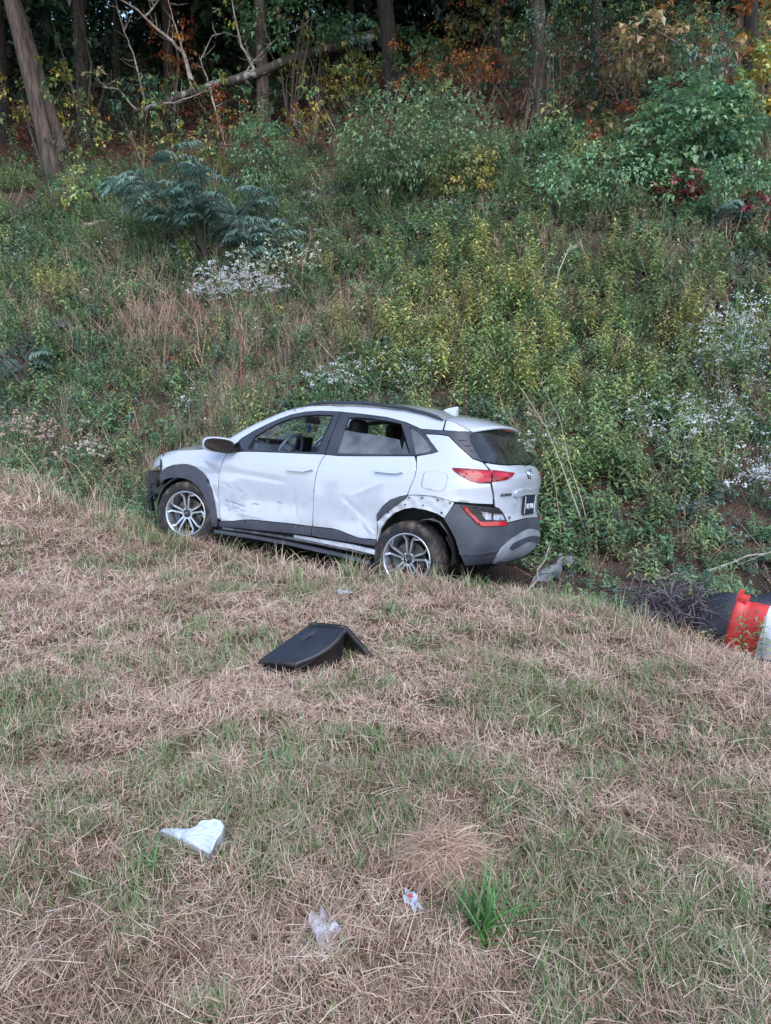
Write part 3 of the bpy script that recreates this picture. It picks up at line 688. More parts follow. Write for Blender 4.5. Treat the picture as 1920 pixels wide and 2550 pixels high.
cap('hood', np.concatenate([np.linspace(2.10, 2.60, 12), np.linspace(2.62, 2.98, 14)]), ZT, lambda x: float(np.interp(x, [2.0, 2.3, 2.6, 3.0, 3.3, 3.45], [.05, .07, .10, .095, .05, .01])), PAINT, False, car, pw=2.6)
def spoiler():
    V = []; nv = 12; n = 2 * nv + 1; ch = 8
    vv = [1 - k / nv for k in range(n)]
    fx = float(body(-.055, 1.452, True)[0])
    for c in range(ch + 1):
        t = c / ch
        for v in vv:
            f = Vector((fx, v * .632, 1.452 + .07 * (1 - abs(v) ** 2.2))); e = Vector((-.335 - .155 * (1 - abs(v) ** 3), v * .585, 1.372 + .072 * (1 - abs(v) ** 2.5)))
            p = f.lerp(e, t); p.z += .012 * math.sin(PI * t) * (1 - .3 * abs(v)); V.append(tuple(p))
    for c in range(5):
        t = c / 4
        for v in vv:
            e = Vector((-.335 - .155 * (1 - abs(v) ** 3), v * .585, 1.372 + .072 * (1 - abs(v) ** 2.5) - .016)); g = Vector((-.30 - .06 * (1 - v * v), v * .60, 1.352 + .035 * (1 - v * v)))
            V.append(tuple(e.lerp(g, t)))
    rows = ch + 1 + 5
    F = [(i * n + k, i * n + k + 1, (i + 1) * n + k + 1, (i + 1) * n + k) for i in range(rows - 1) for k in range(n - 1)]
    return mobj('roof_spoiler', V, F, PAINT, car)
sp_ = spoiler()
for sd in 'LR':
    panel('spoiler_end', [(-.054, 1.452), (-.050, 1.361), (-.13, 1.360), (-.18, 1.365), (-.233, 1.369), (-.18, 1.395), (-.12, 1.425)], PAINT, sp_, green=True, side=sd, off=.001, thick=.02, step=.02)
mb = MB(); mb.box((-.452, 0, 1.418), (.008, .13, .010)); mb.obj('high_brake_light', REDB, sp_)
for sg in (1, -1):
    pts = [(1.40, .600, 1.500), (1.35, .602, 1.522), (1.17, .604, 1.548), (.857, .606, 1.562), (.644, .606, 1.556), (.302, .612, 1.534), (.102, .622, 1.503), (-.02, .632, 1.472), (-.088, .640, 1.447)]
    # finer path
    px = np.linspace(0, 1, 40); par = np.linspace(0, 1, len(pts)); a = np.array(pts)
    fine = [(float(np.interp(t, par, a[:, 0])), sg * float(np.interp(t, par, a[:, 1])), float(np.interp(t, par, a[:, 2]))) for t in px]
    mb = MB(); mb.tube(fine, [.006 + .010 * min(1, 8 * min(t, 1 - t)) for t in px], 8); mb.obj('roof_rail', TRIM, car, smooth=True)
fin = [(.238, 1.548), (.20, 1.566), (.151, 1.590), (.10, 1.604), (.057, 1.612), (.052, 1.600), (.058, 1.545)]
V = []; F = []
for i, (x, z) in enumerate(fin):
    w = .030 * (1 - (z - 1.545) / .08) + .004; V += [(x, w, z), (x, -w, z)]
V += [(.238, 0, 1.548)]
n_ = len(fin)
for i in range(n_ - 1): F.append((2 * i, 2 * i + 1, 2 * i + 3, 2 * i + 2))
F.append(tuple(range(0, 2 * n_, 2))); F.append(tuple(range(2 * n_ - 1, 0, -2)))
mobj('shark_fin_antenna', V, F, PAINT, car, smooth=False)
# windscreen
WS = [(se(z) + .004, z) for z in (1.08, 1.15, 1.22, 1.29, 1.36, 1.41, 1.45)] + [(1.66, 1.48), (1.75, 1.497), (1.80 + .0, 1.497)]
ws_c = [(float(XFG(z)) - .25 + K, z) for z in (1.495, 1.40, 1.30, 1.20, 1.10)]
panel('windscreen', [(se(z) + .004, z) for z in (1.08, 1.15, 1.22, 1.29, 1.36, 1.41, 1.45)] + ws_c, GLASS_C, car, green=True, side='B', off=-.006, thick=.004, step=.04)
# rear wiper
mb = MB(); mb.tube([(-.655, .03, 1.125), (-.648, -.12, 1.14), (-.62, -.36, 1.16)], .010, 6); mb.tube([(-.645, -.10, 1.15), (-.60, -.42, 1.165)], .007, 5); mb.obj('rear_wiper', BLACK, car)

# emblem, letters, number plate
def text_mesh(body_txt, size, mat, name, parent, origin, xdir, normal, depth=.002, shear=0., align='LEFT', bold=0.):
    cu = bpy.data.curves.new(name, 'FONT'); cu.body = body_txt; cu.size = size; cu.extrude = depth; cu.shear = shear; cu.align_x = align; cu.offset = bold; cu.resolution_u = 3
    tmp = bpy.data.objects.new(name, cu); COL.objects.link(tmp)
    dg = bpy.context.evaluated_depsgraph_get(); me = bpy.data.meshes.new_from_object(tmp.evaluated_get(dg))
    bpy.data.objects.remove(tmp, do_unlink=True)
    me.materials.clear(); me.materials.append(mat)
    o = bpy.data.objects.new(name, me); COL.objects.link(o); o.parent = parent
    X = Vector(xdir).normalized(); Nn = Vector(normal).normalized(); Y = Nn.cross(X).normalized(); Nn = X.cross(Y)
    M = Matrix((X, Y, Nn)).transposed().to_4x4(); M.translation = Vector(origin)
    o.matrix_local = M
    return o
pa = body(-.353, .838); pb = body(-.432, .846); nn = body_n(np.array([-.39]), np.array([.85]))[0]
off_ = Vector(nn) * .006
text_mesh('KONA', .036, BLACK, 'model_lettering', tgate, Vector(pa) + off_ + Vector((-.010, 0, 0)), Vector(pb) - Vector(pa), nn, .0015, .25, bold=.0008).scale.x = 1.6
pa = body(-.412, .642); nn = body_n(np.array([-.43]), np.array([.645]))[0]
text_mesh('Ltd', .038, BLACK, 'trim_script', tgate, Vector(pa) + Vector(nn) * .010, Vector(body(-.452, .642)) - Vector(pa), nn, .001, .45)
for i in range(2):
    pa = body(-.412, .632 - i * .009)
    text_mesh('AWD', .008, BLACK, 'trim_script', tgate, Vector(pa) + Vector(nn) * .010, Vector(body(-.452, .632)) - Vector(pa), nn, .001, .3)
em = MB()
for k in range(32):
    pass
ring = [(-.716, .062 * math.cos(t) + .035, 1.038 + .040 * math.sin(t)) for t in np.linspace(0, 2 * PI, 33)]
em.tube(ring, .006, 6, caps=False)
em.tube([(-.716, .069, 1.010), (-.720, .051, 1.066)], .008, 6); em.tube([(-.716, .019, 1.010), (-.720, .001, 1.066)], .008, 6); em.tube([(-.718, .062, 1.032), (-.718, .008, 1.044)], .007, 6)
em.obj('oval_emblem', CHROME, tgate, smooth=True)
mb = MB(); mb.box((-.712, -.05, .757), (.004, .163, .090)); pl = mb.obj('plate_frame', BLACK, tgate)
mb = MB(); mb.box((-.718, -.05, .755), (.0035, .150, .072)); mb.obj('number_plate', NAVY, pl)
text_mesh('74S PMU', .066, WHITEP, 'plate_number', pl, (-.7225, -.05, .722), (0, -1, 0), (-1, 0, 0), .0006, 0, 'CENTER', .001)
for y in (.098, -.198):
    mb = MB(); mb.box((-.7225, y, .757), (.001, .004, .078)); mb.obj('plate_edge_strip', WHITEP, pl)

# --- wheels
def bar(mb, p0, p1, w0, w1, y0, y1, th, tops=0, sides_=1):
    a = Vector((p0[0], 0, p0[1])); b = Vector((p1[0], 0, p1[1])); d = (b - a).normalized(); s = Vector((-d.z, 0, d.x))
    vs = []
    for P, w, y in ((a, w0, y0), (b, w1, y1)):
        for (k, yy, ww) in ((1, y, .8), (-1, y, .8), (-1, y - th, 1.25), (1, y - th, 1.25)):
            q = P + s * (k * w * .5 * ww); vs.append((q.x, yy, q.z))
    mb.add(vs, [(0, 1, 5, 4)], m=tops); mb.add(vs, [(1, 2, 6, 5), (3, 0, 4, 7), (4, 5, 6, 7), (0, 3, 2, 1)], m=sides_)
def wheel(loc, steer=0., mirror=False, spin=0.):
    w = empty('wheel', loc, car); w.rotation_euler = (0, spin, steer + (PI if mirror else 0))
    mb = MB()
    def mod(r, h, k): return r - (.008 if (abs(h) > .045 and r > .322 and k % 3 == 0) else 0)
    mb.lathe([(.222, -.088), (.245, -.102), (.275, -.108), (.305, -.103), (.322, -.092), (.332, -.074), (.335, -.047), (.326, -.044), (.326, -.036), (.335, -.033), (.335, -.005), (.327, -.003), (.327, .003), (.335, .005),
              (.335, .033), (.326, .036), (.326, .044), (.335, .047), (.332, .074), (.322, .092), (.305, .103), (.302, .106), (.275, .108), (.245, .102), (.222, .088)], 'y', 96, mod=mod)
    mb.obj('tyre', RUBBER, w, smooth=False)
    mb = MB()
    mb.lathe([(.222, .086), (.232, .094), (.231, .101), (.221, .101), (.214, .092), (.206, .066), (.196, .03), (.188, -.09)], 'y', 64)
    rim = mb.obj('rim', ALLOY, w, smooth=True)
    mb = MB(); mb.lathe([(.195, -.03), (.001, -.03)], 'y', 40); mb.obj('dark_backing', DARK, w)
    for i in range(5):
        th = PI / 2 + i * 2 * PI / 5 + .05
        mb = MB()
        pol = lambda r, t: (r * math.cos(t), r * math.sin(t))
        for sg in (1, -1):
            bar(mb, pol(.035, th + sg * .30), pol(.175, th + sg * .17), .026, .020, .064, .078, .035)
            bar(mb, pol(.168, th + sg * .15), pol(.214, th + sg * .27), .022, .024, .0785, .092, .035)
        bar(mb, pol(.185, th + .17), pol(.214, th + .50), .016, .012, .080, .090, .03)
        mb.obj('spoke', [ALLOY, ALLOYD], w, smooth=False)
        t2 = th + PI / 5
        mb = MB(); mb.lathe([(.0105, .045), (.0105, .066), (.007, .069), (.001, .069)], 'y', 12, c=(.052 * math.cos(t2), 0, .052 * math.sin(t2))); mb.obj('lug_nut', CHROME, w, smooth=True)
    mb = MB(); mb.lathe([(.066, .02), (.066, .056), (.06, .062), (.036, .066), (.001, .066)], 'y', 40); mb.obj('hub', ALLOYD, w, smooth=True)
    mb = MB(); mb.lathe([(.031, .066), (.031, .073), (.027, .077), (.001, .078)], 'y', 32); capo = mb.obj('hub_cap', BLACK, w, smooth=True)
    mb = MB(); el = [(.017 * math.cos(t), .0785, .011 * math.sin(t)) for t in np.linspace(0, 2 * PI, 25)]; mb.tube(el, .0018, 5, caps=False)
    mb.tube([(-.007, .079, -.008), (-.004, .079, .008)], .002, 5); mb.tube([(.005, .079, -.008), (.008, .079, .008)], .002, 5); mb.tube([(-.006, .079, -.001), (.007, .079, .002)], .002, 5); mb.obj('hub_cap', CHROME, w)
    mb = MB(); mb.lathe([(.148, -.012), (.148, .010), (.075, .010), (.07, .03)], 'y', 40); mb.obj('brake_disc', DISC, w, smooth=False)
    mb = MB()
    ca = -.35 if not mirror else PI + .35
    for k in range(5):
        t = ca + (k - 2) * .22; mb.box((.125 * math.cos(t), .015, .125 * math.sin(t)), (.03, .035, .018), rot=Matrix.Rotation(-t, 3, 'Y'))
    mb.obj('brake_caliper', ALLOYD, w)
    return w
wheel((2.6, .775, .334), R(11), spin=.12)
wheel((0.05, .765, .222), R(0), spin=.02)
wheel((2.6, -.775, .30), R(11), True)
wheel((0.0, -.775, .30), 0, True)

# wheel wells and floor
def well(cx, cz, y0, y1, r, name, mat=DARK, a0=-.25, a1=PI + .25):
    V = []; F = []; n = 26
    for i in range(n + 1):
        t = a0 + (a1 - a0) * i / n
        for y in (y0, y1): V.append((cx + r * math.cos(t), y, cz + r * math.sin(t)))
    F = [(2 * i, 2 * i + 1, 2 * i + 3, 2 * i + 2) for i in range(n)]
    V.append((cx, y0, cz)); k = len(V) - 1
    F += [(2 * i, 2 * i + 2, k) for i in range(n)]
    return mobj(name, V, F, mat, car, smooth=True)
for sg in (1, -1):
    well(2.6, .34, sg * .45, sg * .855, .375, 'wheel_well'); well(0.0, .32, sg * .45, sg * .855, .37, 'wheel_well')
mb = MB(); mb.box((1.25, 0, .27), (.80, .80, .06)); mb.obj('floor_pan', DARK, car)
mb = MB(); mb.box((1.3, 0, .30), (1.95, .45, .07)); mb.obj('underbody', DARK, car)
mb = MB(); mb.tube([(0, -.7, .26), (0, .7, .23)], .045, 8); mb.obj('rear_axle', DARK, car)

# torn strips and liners on the near side
def strip(name, path, wid, mat, th=.006, parent=car, wdir=(0, 1, 0)):
    V = []; W = Vector(wdir)
    P = [Vector(p) for p in path]; n = len(P)
    for i, p in enumerate(P):
        d = (P[min(i + 1, n - 1)] - P[max(i - 1, 0)]).normalized(); nr = d.cross(W).normalized()
        w = W * (wid[i] if hasattr(wid, '__len__') else wid) * .5
        for q in (p - w, p + w, p + w + nr * th, p - w + nr * th): V.append(tuple(q))
    F = []
    for i in range(n - 1):
        for k in range(4): F.append((4 * i + k, 4 * i + (k + 1) % 4, 4 * i + 4 + (k + 1) % 4, 4 * i + 4 + k))
    F += [(3, 2, 1, 0), tuple(4 * n - 4 + k for k in range(4))]
    return mobj(name, V, F, mat, parent, smooth=False)
strip('loose_sill_trim', [(2.2, .84, .215), (1.8, .85, .222), (1.3, .845, .214), (.95, .84, .195), (.65, .835, .180), (.41, .83, .145)], [.05, .06, .06, .065, .06, .03], CLAD, .03)
strip('loose_sill_trim', [(2.1, .835, .255), (1.6, .838, .262), (1.0, .838, .255), (.62, .835, .238), (.42, .82, .225)], .05, LINER, .02)
strip('scraped_sill_flange', [(1.25, .832, .285), (.9, .836, .284), (.6, .838, .280), (.36, .84, .262)], [.02, .04, .045, .05], STEELM, .04)
well_path = [(2.6 + .372 * math.cos(R(t)), .80 + .015 * math.sin(R(t * 3)), .334 + .372 * math.sin(R(t))) for t in (104, 88, 72, 56, 40, 24, 8, -8, -22, -34)]
strip('torn_front_liner', well_path, .12, BLACK, .006)
strip('torn_front_liner_edge', [(x + .003, y + .062, z + .004) for x, y, z in well_path[2:]], .010, LINER, .008)
strip('torn_rear_liner', [(-.02, .80, .545), (-.07, .80, .585), (-.15, .80, .605), (-.24, .79, .585), (-.31, .78, .50), (-.345, .77, .40)], [.06, .16, .20, .18, .14, .10], LINER, .006)
strip('torn_rear_liner', [(-.30, .80, .47), (-.36, .78, .36), (-.37, .76, .25)], .12, BLACK, .006)
# front corner: what the missing bumper leaves
panel('bumper_corner', fr([(3.005, .905), (3.10, .885), (3.22, .845), (3.30, .80), (3.335, .735), (3.15, .725), (3.05, .765), (2.99, .79)]), PAINT, car, step=.02, thick=.01, off=.012)
panel('running_light', fr([(3.215, .835), (3.13, .885), (3.03, .913), (2.985, .912), (2.99, .895), (3.10, .868)]), BLACK, car, off=.008, thick=.01, step=.02)
panel('panel_gap_strip', fr([(3.012, .87), (2.998, .87), (2.955, .68), (2.975, .67)]), BLACK, car, off=.012, thick=.02, step=.03)
lamp = MB(); lamp.box((3.16, .68, .655), (.09, .10, .065), rot=Matrix.Rotation(.5, 3, 'Z')); hl = lamp.obj('headlamp_housing', BLACK, car)
mb = MB(); mb.lathe([(.028, 0), (.022, .015), (.001, .02)], 'y', 16, c=(3.17, .755, .695)); mb.obj('headlamp_reflector', LENS, hl, smooth=True)
for (c, h, a, nm) in (((3.10, .66, .53), (.07, .12, .05), .3, 'bumper_bracket'), ((3.17, .62, .44), (.03, .10, .06), .6, 'bumper_bracket'), ((3.09, .74, .60), (.05, .05, .03), -.4, 'bumper_bracket'), ((3.13, .76, .47), (.014, .012, .05), .2, 'bumper_bracket'), ((3.26, .66, .60), (.06, .05, .07), .5, 'torn_bumper_mount'), ((3.22, .70, .47), (.035, .04, .07), -.3, 'torn_bumper_mount'), ((3.17, .76, .36), (.02, .03, .07), .25, 'torn_bumper_mount'), ((3.24, .70, .40), (.01, .02, .06), .5, 'torn_bumper_mount')):
    mb = MB(); mb.box(c, h, rot=Matrix.Rotation(a, 3, 'Y') @ Matrix.Rotation(a, 3, 'Z')); mb.obj(nm, BLACK, car)
mb = MB(); mb.box((3.08, 0, .55), (.05, .60, .22)); mb.obj('radiator_support', DARK, car)
mb = MB(); mb.tube([(3.20, .58, .50), (3.28, .3, .50), (3.30, 0, .50), (3.28, -.3, .50), (3.20, -.58, .50)], .045, 6); mb.obj('crash_beam', ALLOYD, car)
for pth in ([(3.10, .80, .50), (3.15, .84, .38), (3.14, .86, .28), (3.10, .88, .18)], [(3.14, .78, .46), (3.19, .82, .36), (3.21, .84, .24)]):
    mb = MB(); mb.tube(pth, .006, 5); mb.obj('hanging_wire', BLACK, car)

# door mirror
def ell(name, c, r, mat, parent, nu=20, nv=12, p=2.6, flat=None):
    V = []; F = []
    sp = lambda a, e: math.copysign(abs(a) ** e, a)
    for i in range(nv + 1):
        ph = -PI / 2 + PI * i / nv
        for k in range(nu):
            t = 2 * PI * k / nu; e = 2 / p
            x = r[0] * sp(math.cos(ph), e) * sp(math.cos(t), e); y = r[1] * sp(math.cos(ph), e) * sp(math.sin(t), e); z = r[2] * sp(math.sin(ph), e)
            if flat is not None and x < flat: x = flat
            V.append((c[0] + x, c[1] + y, c[2] + z))
    F = [(i * nu + k, i * nu + (k + 1) % nu, (i + 1) * nu + (k + 1) % nu, (i + 1) * nu + k) for i in range(nv) for k in range(nu)]
    return mobj(name, V, F, mat, parent, smooth=True)
MIRR = pmat('mirror_glass', lin(150, 150, 155), .02, metal=1.0, var=.05)
for sg in (1, -1):
    mr_ = ell('door_mirror', (2.05, sg * 1.02, 1.070), (.085, .155, .074), PAINT, car, p=3, flat=-.045)
    def oval(nm, ry, rz, x0, th, mat, yaw=0.):
        V = []; n_ = 36; sq = lambda a: math.copysign(abs(a) ** .7, a)
        for k in range(n_):
            t = 2 * PI * k / n_; yy, zz_ = ry * sq(math.cos(t)), rz * sq(math.sin(t))
            for xx in (x0, x0 + th): V.append((xx + math.sin(yaw) * yy, sg * (1.026 + yy), 1.066 + zz_ + .10 * yy * (1 if zz_ < 0 else .3)))
        F = [tuple(range(0, 2 * n_, 2)), tuple(range(2 * n_ - 1, 0, -2))] + [(2 * k, 2 * k + 1, (2 * k + 3) % (2 * n_), (2 * k + 2) % (2 * n_)) for k in range(n_)]
        return mobj(nm, V, F, mat, mr_, smooth=False)
    oval('mirror_rim', .150, .066, 1.996, .012, BLACK, .06); oval('mirror_glass', .138, .055, 1.990, .005, MIRR, .10)
    if sg > 0:      # knocked outwards: the glass faces the verge
        M_ = Matrix.Translation((2.06, .93, 1.07)) @ Matrix.Rotation(R(-24), 4, 'Z') @ Matrix.Rotation(R(-5), 4, 'Y') @ Matrix.Translation((-2.06, -.93, -1.07))
        for q_ in [mr_] + list(mr_.children): q_.data.transform(M_)
    mb = MB(); mb.box((2.02, sg * .875, 1.025), (.05, .05, .022)); mb.obj('mirror_foot', BLACK, mr_)

# cabin
def loft_box(name, secs, mat, parent=car):
    """secs: list of (x, y0, y1, z0, z1)"""
    V = []; F = []
    for (x, y0, y1, z0, z1) in secs: V += [(x, y0, z0), (x, y1, z0), (x, y1, z1), (x, y0, z1)]
    for i in range(len(secs) - 1):
        for k in range(4): F.append((4 * i + k, 4 * i + (k + 1) % 4, 4 * i + 4 + (k + 1) % 4, 4 * i + 4 + k))
    F += [(3, 2, 1, 0), tuple(4 * (len(secs) - 1) + k for k in range(4))]
    return mobj(name, V, F, mat, parent, smooth=False)
dash = loft_box('dashboard', [(2.22, -.70, .70, .8, 1.10), (2.08, -.72, .72, .7, 1.135), (1.92, -.74, .74, .75, 1.14), (1.84, -.74, .74, .85, 1.11), (1.82, -.74, .74, .88, 1.02)], CABIN)
loft_box('instrument_binnacle', [(1.97, .18, .56, 1.08, 1.165), (1.86, .18, .56, 1.06, 1.165), (1.84, .20, .54, 1.06, 1.15)], BLACK, dash)
mb = MB(); mb.box((1.80, -.02, 1.135), (.012, .14, .075), rot=Matrix.Rotation(-.15, 3, 'Y')); mb.obj('centre_screen', BLACK, dash)
sw = MB(); c = Vector((1.70, .37, 1.05)); ax = Matrix.Rotation(-.42, 3, 'Y')
sw.tube([tuple(c + ax @ Vector((0, .185 * math.cos(t), .185 * math.sin(t)))) for t in np.linspace(0, 2 * PI, 37)], .016, 8, caps=False)
for t in (0, PI, -PI / 2): sw.tube([tuple(c), tuple(c + ax @ Vector((0, .18 * math.cos(t), .18 * math.sin(t))))], .018, 6)
sw.tube([tuple(c + ax @ Vector((-.02, 0, 0))), tuple(c + ax @ Vector((.10, 0, 0)))], .06, 12)
sw.obj('steering_wheel', CABIN, car, smooth=True)
mb = MB(); mb.box((1.70, 0, 1.395), (.012, .125, .038), rot=Matrix.Rotation(.2, 3, 'Y')); mb.tube([(1.71, 0, 1.42), (1.76, 0, 1.46)], .01, 6); mb.obj('interior_mirror', BLACK, car)
AIR = pmat('blue_air_freshener', lin(30, 110, 168), .5, base2=lin(40, 130, 180), scale=20)
mb = MB()
mb.add([(1.66, .10, 1.36), (1.65, .145, 1.31), (1.66, .10, 1.255), (1.67, .05, 1.30), (1.664, .10, 1.36), (1.654, .145, 1.31), (1.664, .10, 1.255), (1.674, .05, 1.30)], [(0, 1, 2, 3), (7, 6, 5, 4), (0, 4, 5, 1), (1, 5, 6, 2), (2, 6, 7, 3), (3, 7, 4, 0)])
mb.tube([(1.66, .10, 1.355), (1.70, .06, 1.40)], .0015, 4); mb.obj('hanging_air_freshener', AIR, car)
ORN = pmat('brown_bead_charm', lin(92, 48, 40), .4, base2=lin(120, 70, 50), scale=40)
mb = MB(); mb.lathe([(.001, -.03), (.012, -.02), (.014, 0), (.010, .02), (.003, .035), (.002, .08)], 'z', 10, c=(1.66, -.02, 1.30)); mb.obj('hanging_charm', ORN, car, smooth=True)
def seat(x, y, front=True):
    s = ell('seat', (x, y, .66 if front else .68), (.26, .25, .09), SEATM, car, p=4)
    b = ell('seat_back', (x - .22, y, .95), (.09, .24, .30), SEATM, s, p=4); b.data.transform(Matrix.Translation((x - .22, y, .95)) @ Matrix.Rotation(-.25, 4, 'Y') @ Matrix.Translation((-(x - .22), -y, -.95)))
    ell('headrest', (x - .31, y, 1.33), (.055, .13, .085), SEATM, s, p=3.5)
    mb = MB(); mb.tube([(x - .30, y - .05, 1.20), (x - .31, y - .05, 1.3)], .008, 6); mb.tube([(x - .30, y + .05, 1.20), (x - .31, y + .05, 1.3)], .008, 6); mb.obj('headrest_post', CHROME, s)
for y in (.37, -.37): seat(1.22, y)
bench = loft_box('rear_bench', [(.62, -.62, .62, .5, .72), (.15, -.62, .62, .5, .74), (.12, -.62, .62, .5, .78), (.02, -.60, .60, .55, 1.16), (-.08, -.60, .60, .55, 1.17)], SEATM)
for y in (.38, -.38): ell('headrest', (-.03, y, 1.24), (.05, .13, .08), SEATM, bench, p=3.5)
# light linings
hl_ = cap('headliner', np.linspace(0, 1.45, 16), lambda s: float(ZE(s)) - .035, lambda x: .045, CABIN_L, True, car)
for sg in (1, -1):
    pil = [body(float(XFG(z)) - .25 + .06, z, True) for z in (1.08, 1.15, 1.22, 1.29, 1.36, 1.42)]
    mb = MB(); mb.tube([(p[0] - .05, sg * (p[1] - .045), p[2]) for p in pil], .038, 8); mb.obj('pillar_lining', CABIN_L, car, smooth=True)
    pil = [(.93, sg * .62, 1.40), (.95, sg * .70, 1.25), (.97, sg * .76, 1.08)]
    mb = MB(); mb.tube(pil, .04, 8); mb.obj('pillar_lining', CABIN, car, smooth=True)
    loft_box('door_card', [(2.0, sg * .74, sg * .78, .4, 1.02), (.4, sg * .74, sg * .78, .4, 1.06)], CABIN)

# ------------------------------------------------------------------ scattering: one object of points, each carrying one of a set of small plants
def scatter(name, protos, pos, rot, scl, idx, label, cat):
    """protos: list of unlinked objects; pos (n,3); rot (n,3) euler; scl (n,); idx (n,)"""
    coll = bpy.data.collections.new(name + '_kinds')
    for i, p in enumerate(protos):
        p.name = '%s_kind_%03d' % (name, i); coll.objects.link(p)
    me = bpy.data.meshes.new(name); me.from_pydata(np.asarray(pos, float).tolist(), [], [])
    a = me.attributes.new('rot', 'FLOAT_VECTOR', 'POINT'); a.data.foreach_set('vector', np.asarray(rot, np.float32).ravel())
    a = me.attributes.new('scl', 'FLOAT', 'POINT'); a.data.foreach_set('value', np.asarray(scl, np.float32))
    a = me.attributes.new('idx', 'INT', 'POINT'); a.data.foreach_set('value', np.asarray(idx, np.int32))
    o = bpy.data.objects.new(name, me); COL.objects.link(o)
    ng = bpy.data.node_groups.new(name + '_scatter', 'GeometryNodeTree')
    ng.interface.new_socket('Geometry', in_out='INPUT', socket_type='NodeSocketGeometry'); ng.interface.new_socket('Geometry', in_out='OUTPUT', socket_type='NodeSocketGeometry')
    n = ng.nodes; L = ng.links.new
    gi = n.new('NodeGroupInput'); go = n.new('NodeGroupOutput'); ip = n.new('GeometryNodeInstanceOnPoints'); ci = n.new('GeometryNodeCollectionInfo')
    ci.inputs['Collection'].default_value = coll; ci.inputs['Separate Children'].default_value = True; ci.inputs['Reset Children'].default_value = True
    def attr(nm, ty):
        x = n.new('GeometryNodeInputNamedAttribute'); x.data_type = ty; x.inputs['Name'].default_value = nm; return x.outputs[0]
    er = n.new('FunctionNodeEulerToRotation')
    L(gi.outputs[0], ip.inputs['Points']); L(ci.outputs[0], ip.inputs['Instance']); ip.inputs['Pick Instance'].default_value = True
    L(attr('idx', 'INT'), ip.inputs['Instance Index']); L(attr('rot', 'FLOAT_VECTOR'), er.inputs[0]); L(er.outputs[0], ip.inputs['Rotation']); L(attr('scl', 'FLOAT'), ip.inputs['Scale'])
    L(ip.outputs[0], go.inputs[0])
    md = o.modifiers.new('scatter', 'NODES'); md.node_group = ng
    tag(o, label, cat, kind='stuff')
    return o

# ------------------------------------------------------------------ palettes (albedo)
STRAW = [lin(226, 204, 177), lin(212, 185, 159), lin(236, 218, 195), lin(196, 168, 143), lin(219, 188, 168), lin(170, 141, 121)]
STRAW_D = [lin(188, 162, 136), lin(172, 146, 122), lin(202, 174, 150), lin(152, 128, 108)]
GRN = [lin(112, 146, 88), lin(130, 160, 100), lin(98, 134, 80), lin(146, 168, 116), lin(92, 138, 74)]
OLIVE = [lin(165, 165, 127), lin(180, 173, 137), lin(142, 148, 112)]
LEAFG = [lin(101, 143, 101), lin(118, 158, 111), lin(86, 126, 96), lin(136, 167, 119)]
BUSHG = [lin(121, 156, 116), lin(137, 168, 121), lin(107, 142, 109), lin(154, 178, 126)]
BLUEG = [lin(97, 135, 122), lin(112, 148, 133), lin(86, 120, 110)]
GOLD = [lin(181, 186, 114), lin(194, 193, 117), lin(162, 176, 111), lin(144, 166, 111), lin(204, 197, 123)]
WEED = [lin(120, 150, 102), lin(137, 163, 114), lin(108, 135, 97)]
BROWN = [lin(150, 122, 106), lin(166, 138, 120), lin(124, 98, 88), lin(184, 158, 138)]
AUT_O = [lin(186, 112, 70), lin(200, 126, 78), lin(168, 100, 68), lin(178, 130, 78)]
AUT_Y = [lin(178, 158, 78), lin(190, 168, 86), lin(150, 146, 80), lin(172, 150, 86)]
AUT_R = [lin(146, 66, 72), lin(160, 78, 84), lin(122, 58, 62)]
TAN = [lin(158, 138, 98), lin(172, 150, 110), lin(140, 128, 90), lin(128, 124, 84)]
DKG = [lin(62, 92, 66), lin(54, 82, 62), lin(74, 104, 72)]
CREAM = (.64, .65, .66)
MIMO = [lin(108, 138, 128), lin(124, 150, 138), lin(96, 122, 114)]
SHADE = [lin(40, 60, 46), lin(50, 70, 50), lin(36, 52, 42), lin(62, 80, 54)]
ch = random.choice
U = random.uniform

def col_grad(c, k=.7): return tuple(x * k for x in c)

# ------------------------------------------------------------------ mown grass: every blade is geometry
def blades(P, az, el, L, w, bend, tw, col, seg):
    """vectorised blades -> verts, faces, colours"""
    n = len(P); ca, sa = np.cos(az), np.sin(az); side = np.stack([-sa * np.cos(tw), ca * np.cos(tw), np.sin(tw)], -1)
    pos = P.copy(); e = el.copy(); rows = []
    for i in range(seg + 1):
        ww = (w * (1 - (i / seg) ** 1.6) * .5)[:, None]
        if i == seg: rows.append(pos.copy()[:, None, :])
        else: rows.append(np.stack([pos - side * ww, pos + side * ww], 1))
        pos = pos + np.stack([ca * np.cos(e), sa * np.cos(e), np.sin(e)], -1) * (L / seg)[:, None]; e = e - bend / seg
    V = np.concatenate(rows, 1); k = V.shape[1]; base = (np.arange(n) * k)[:, None]
    Q = np.concatenate([base + np.array([[2 * i, 2 * i + 1, 2 * i + 3, 2 * i + 2]]) for i in range(seg - 1)]) if seg > 1 else np.zeros((0, 4), int)
    T = base + np.array([[2 * seg - 2, 2 * seg - 1, 2 * seg]])
    return V.reshape(-1, 3), Q, T, np.repeat(col, k, 0)
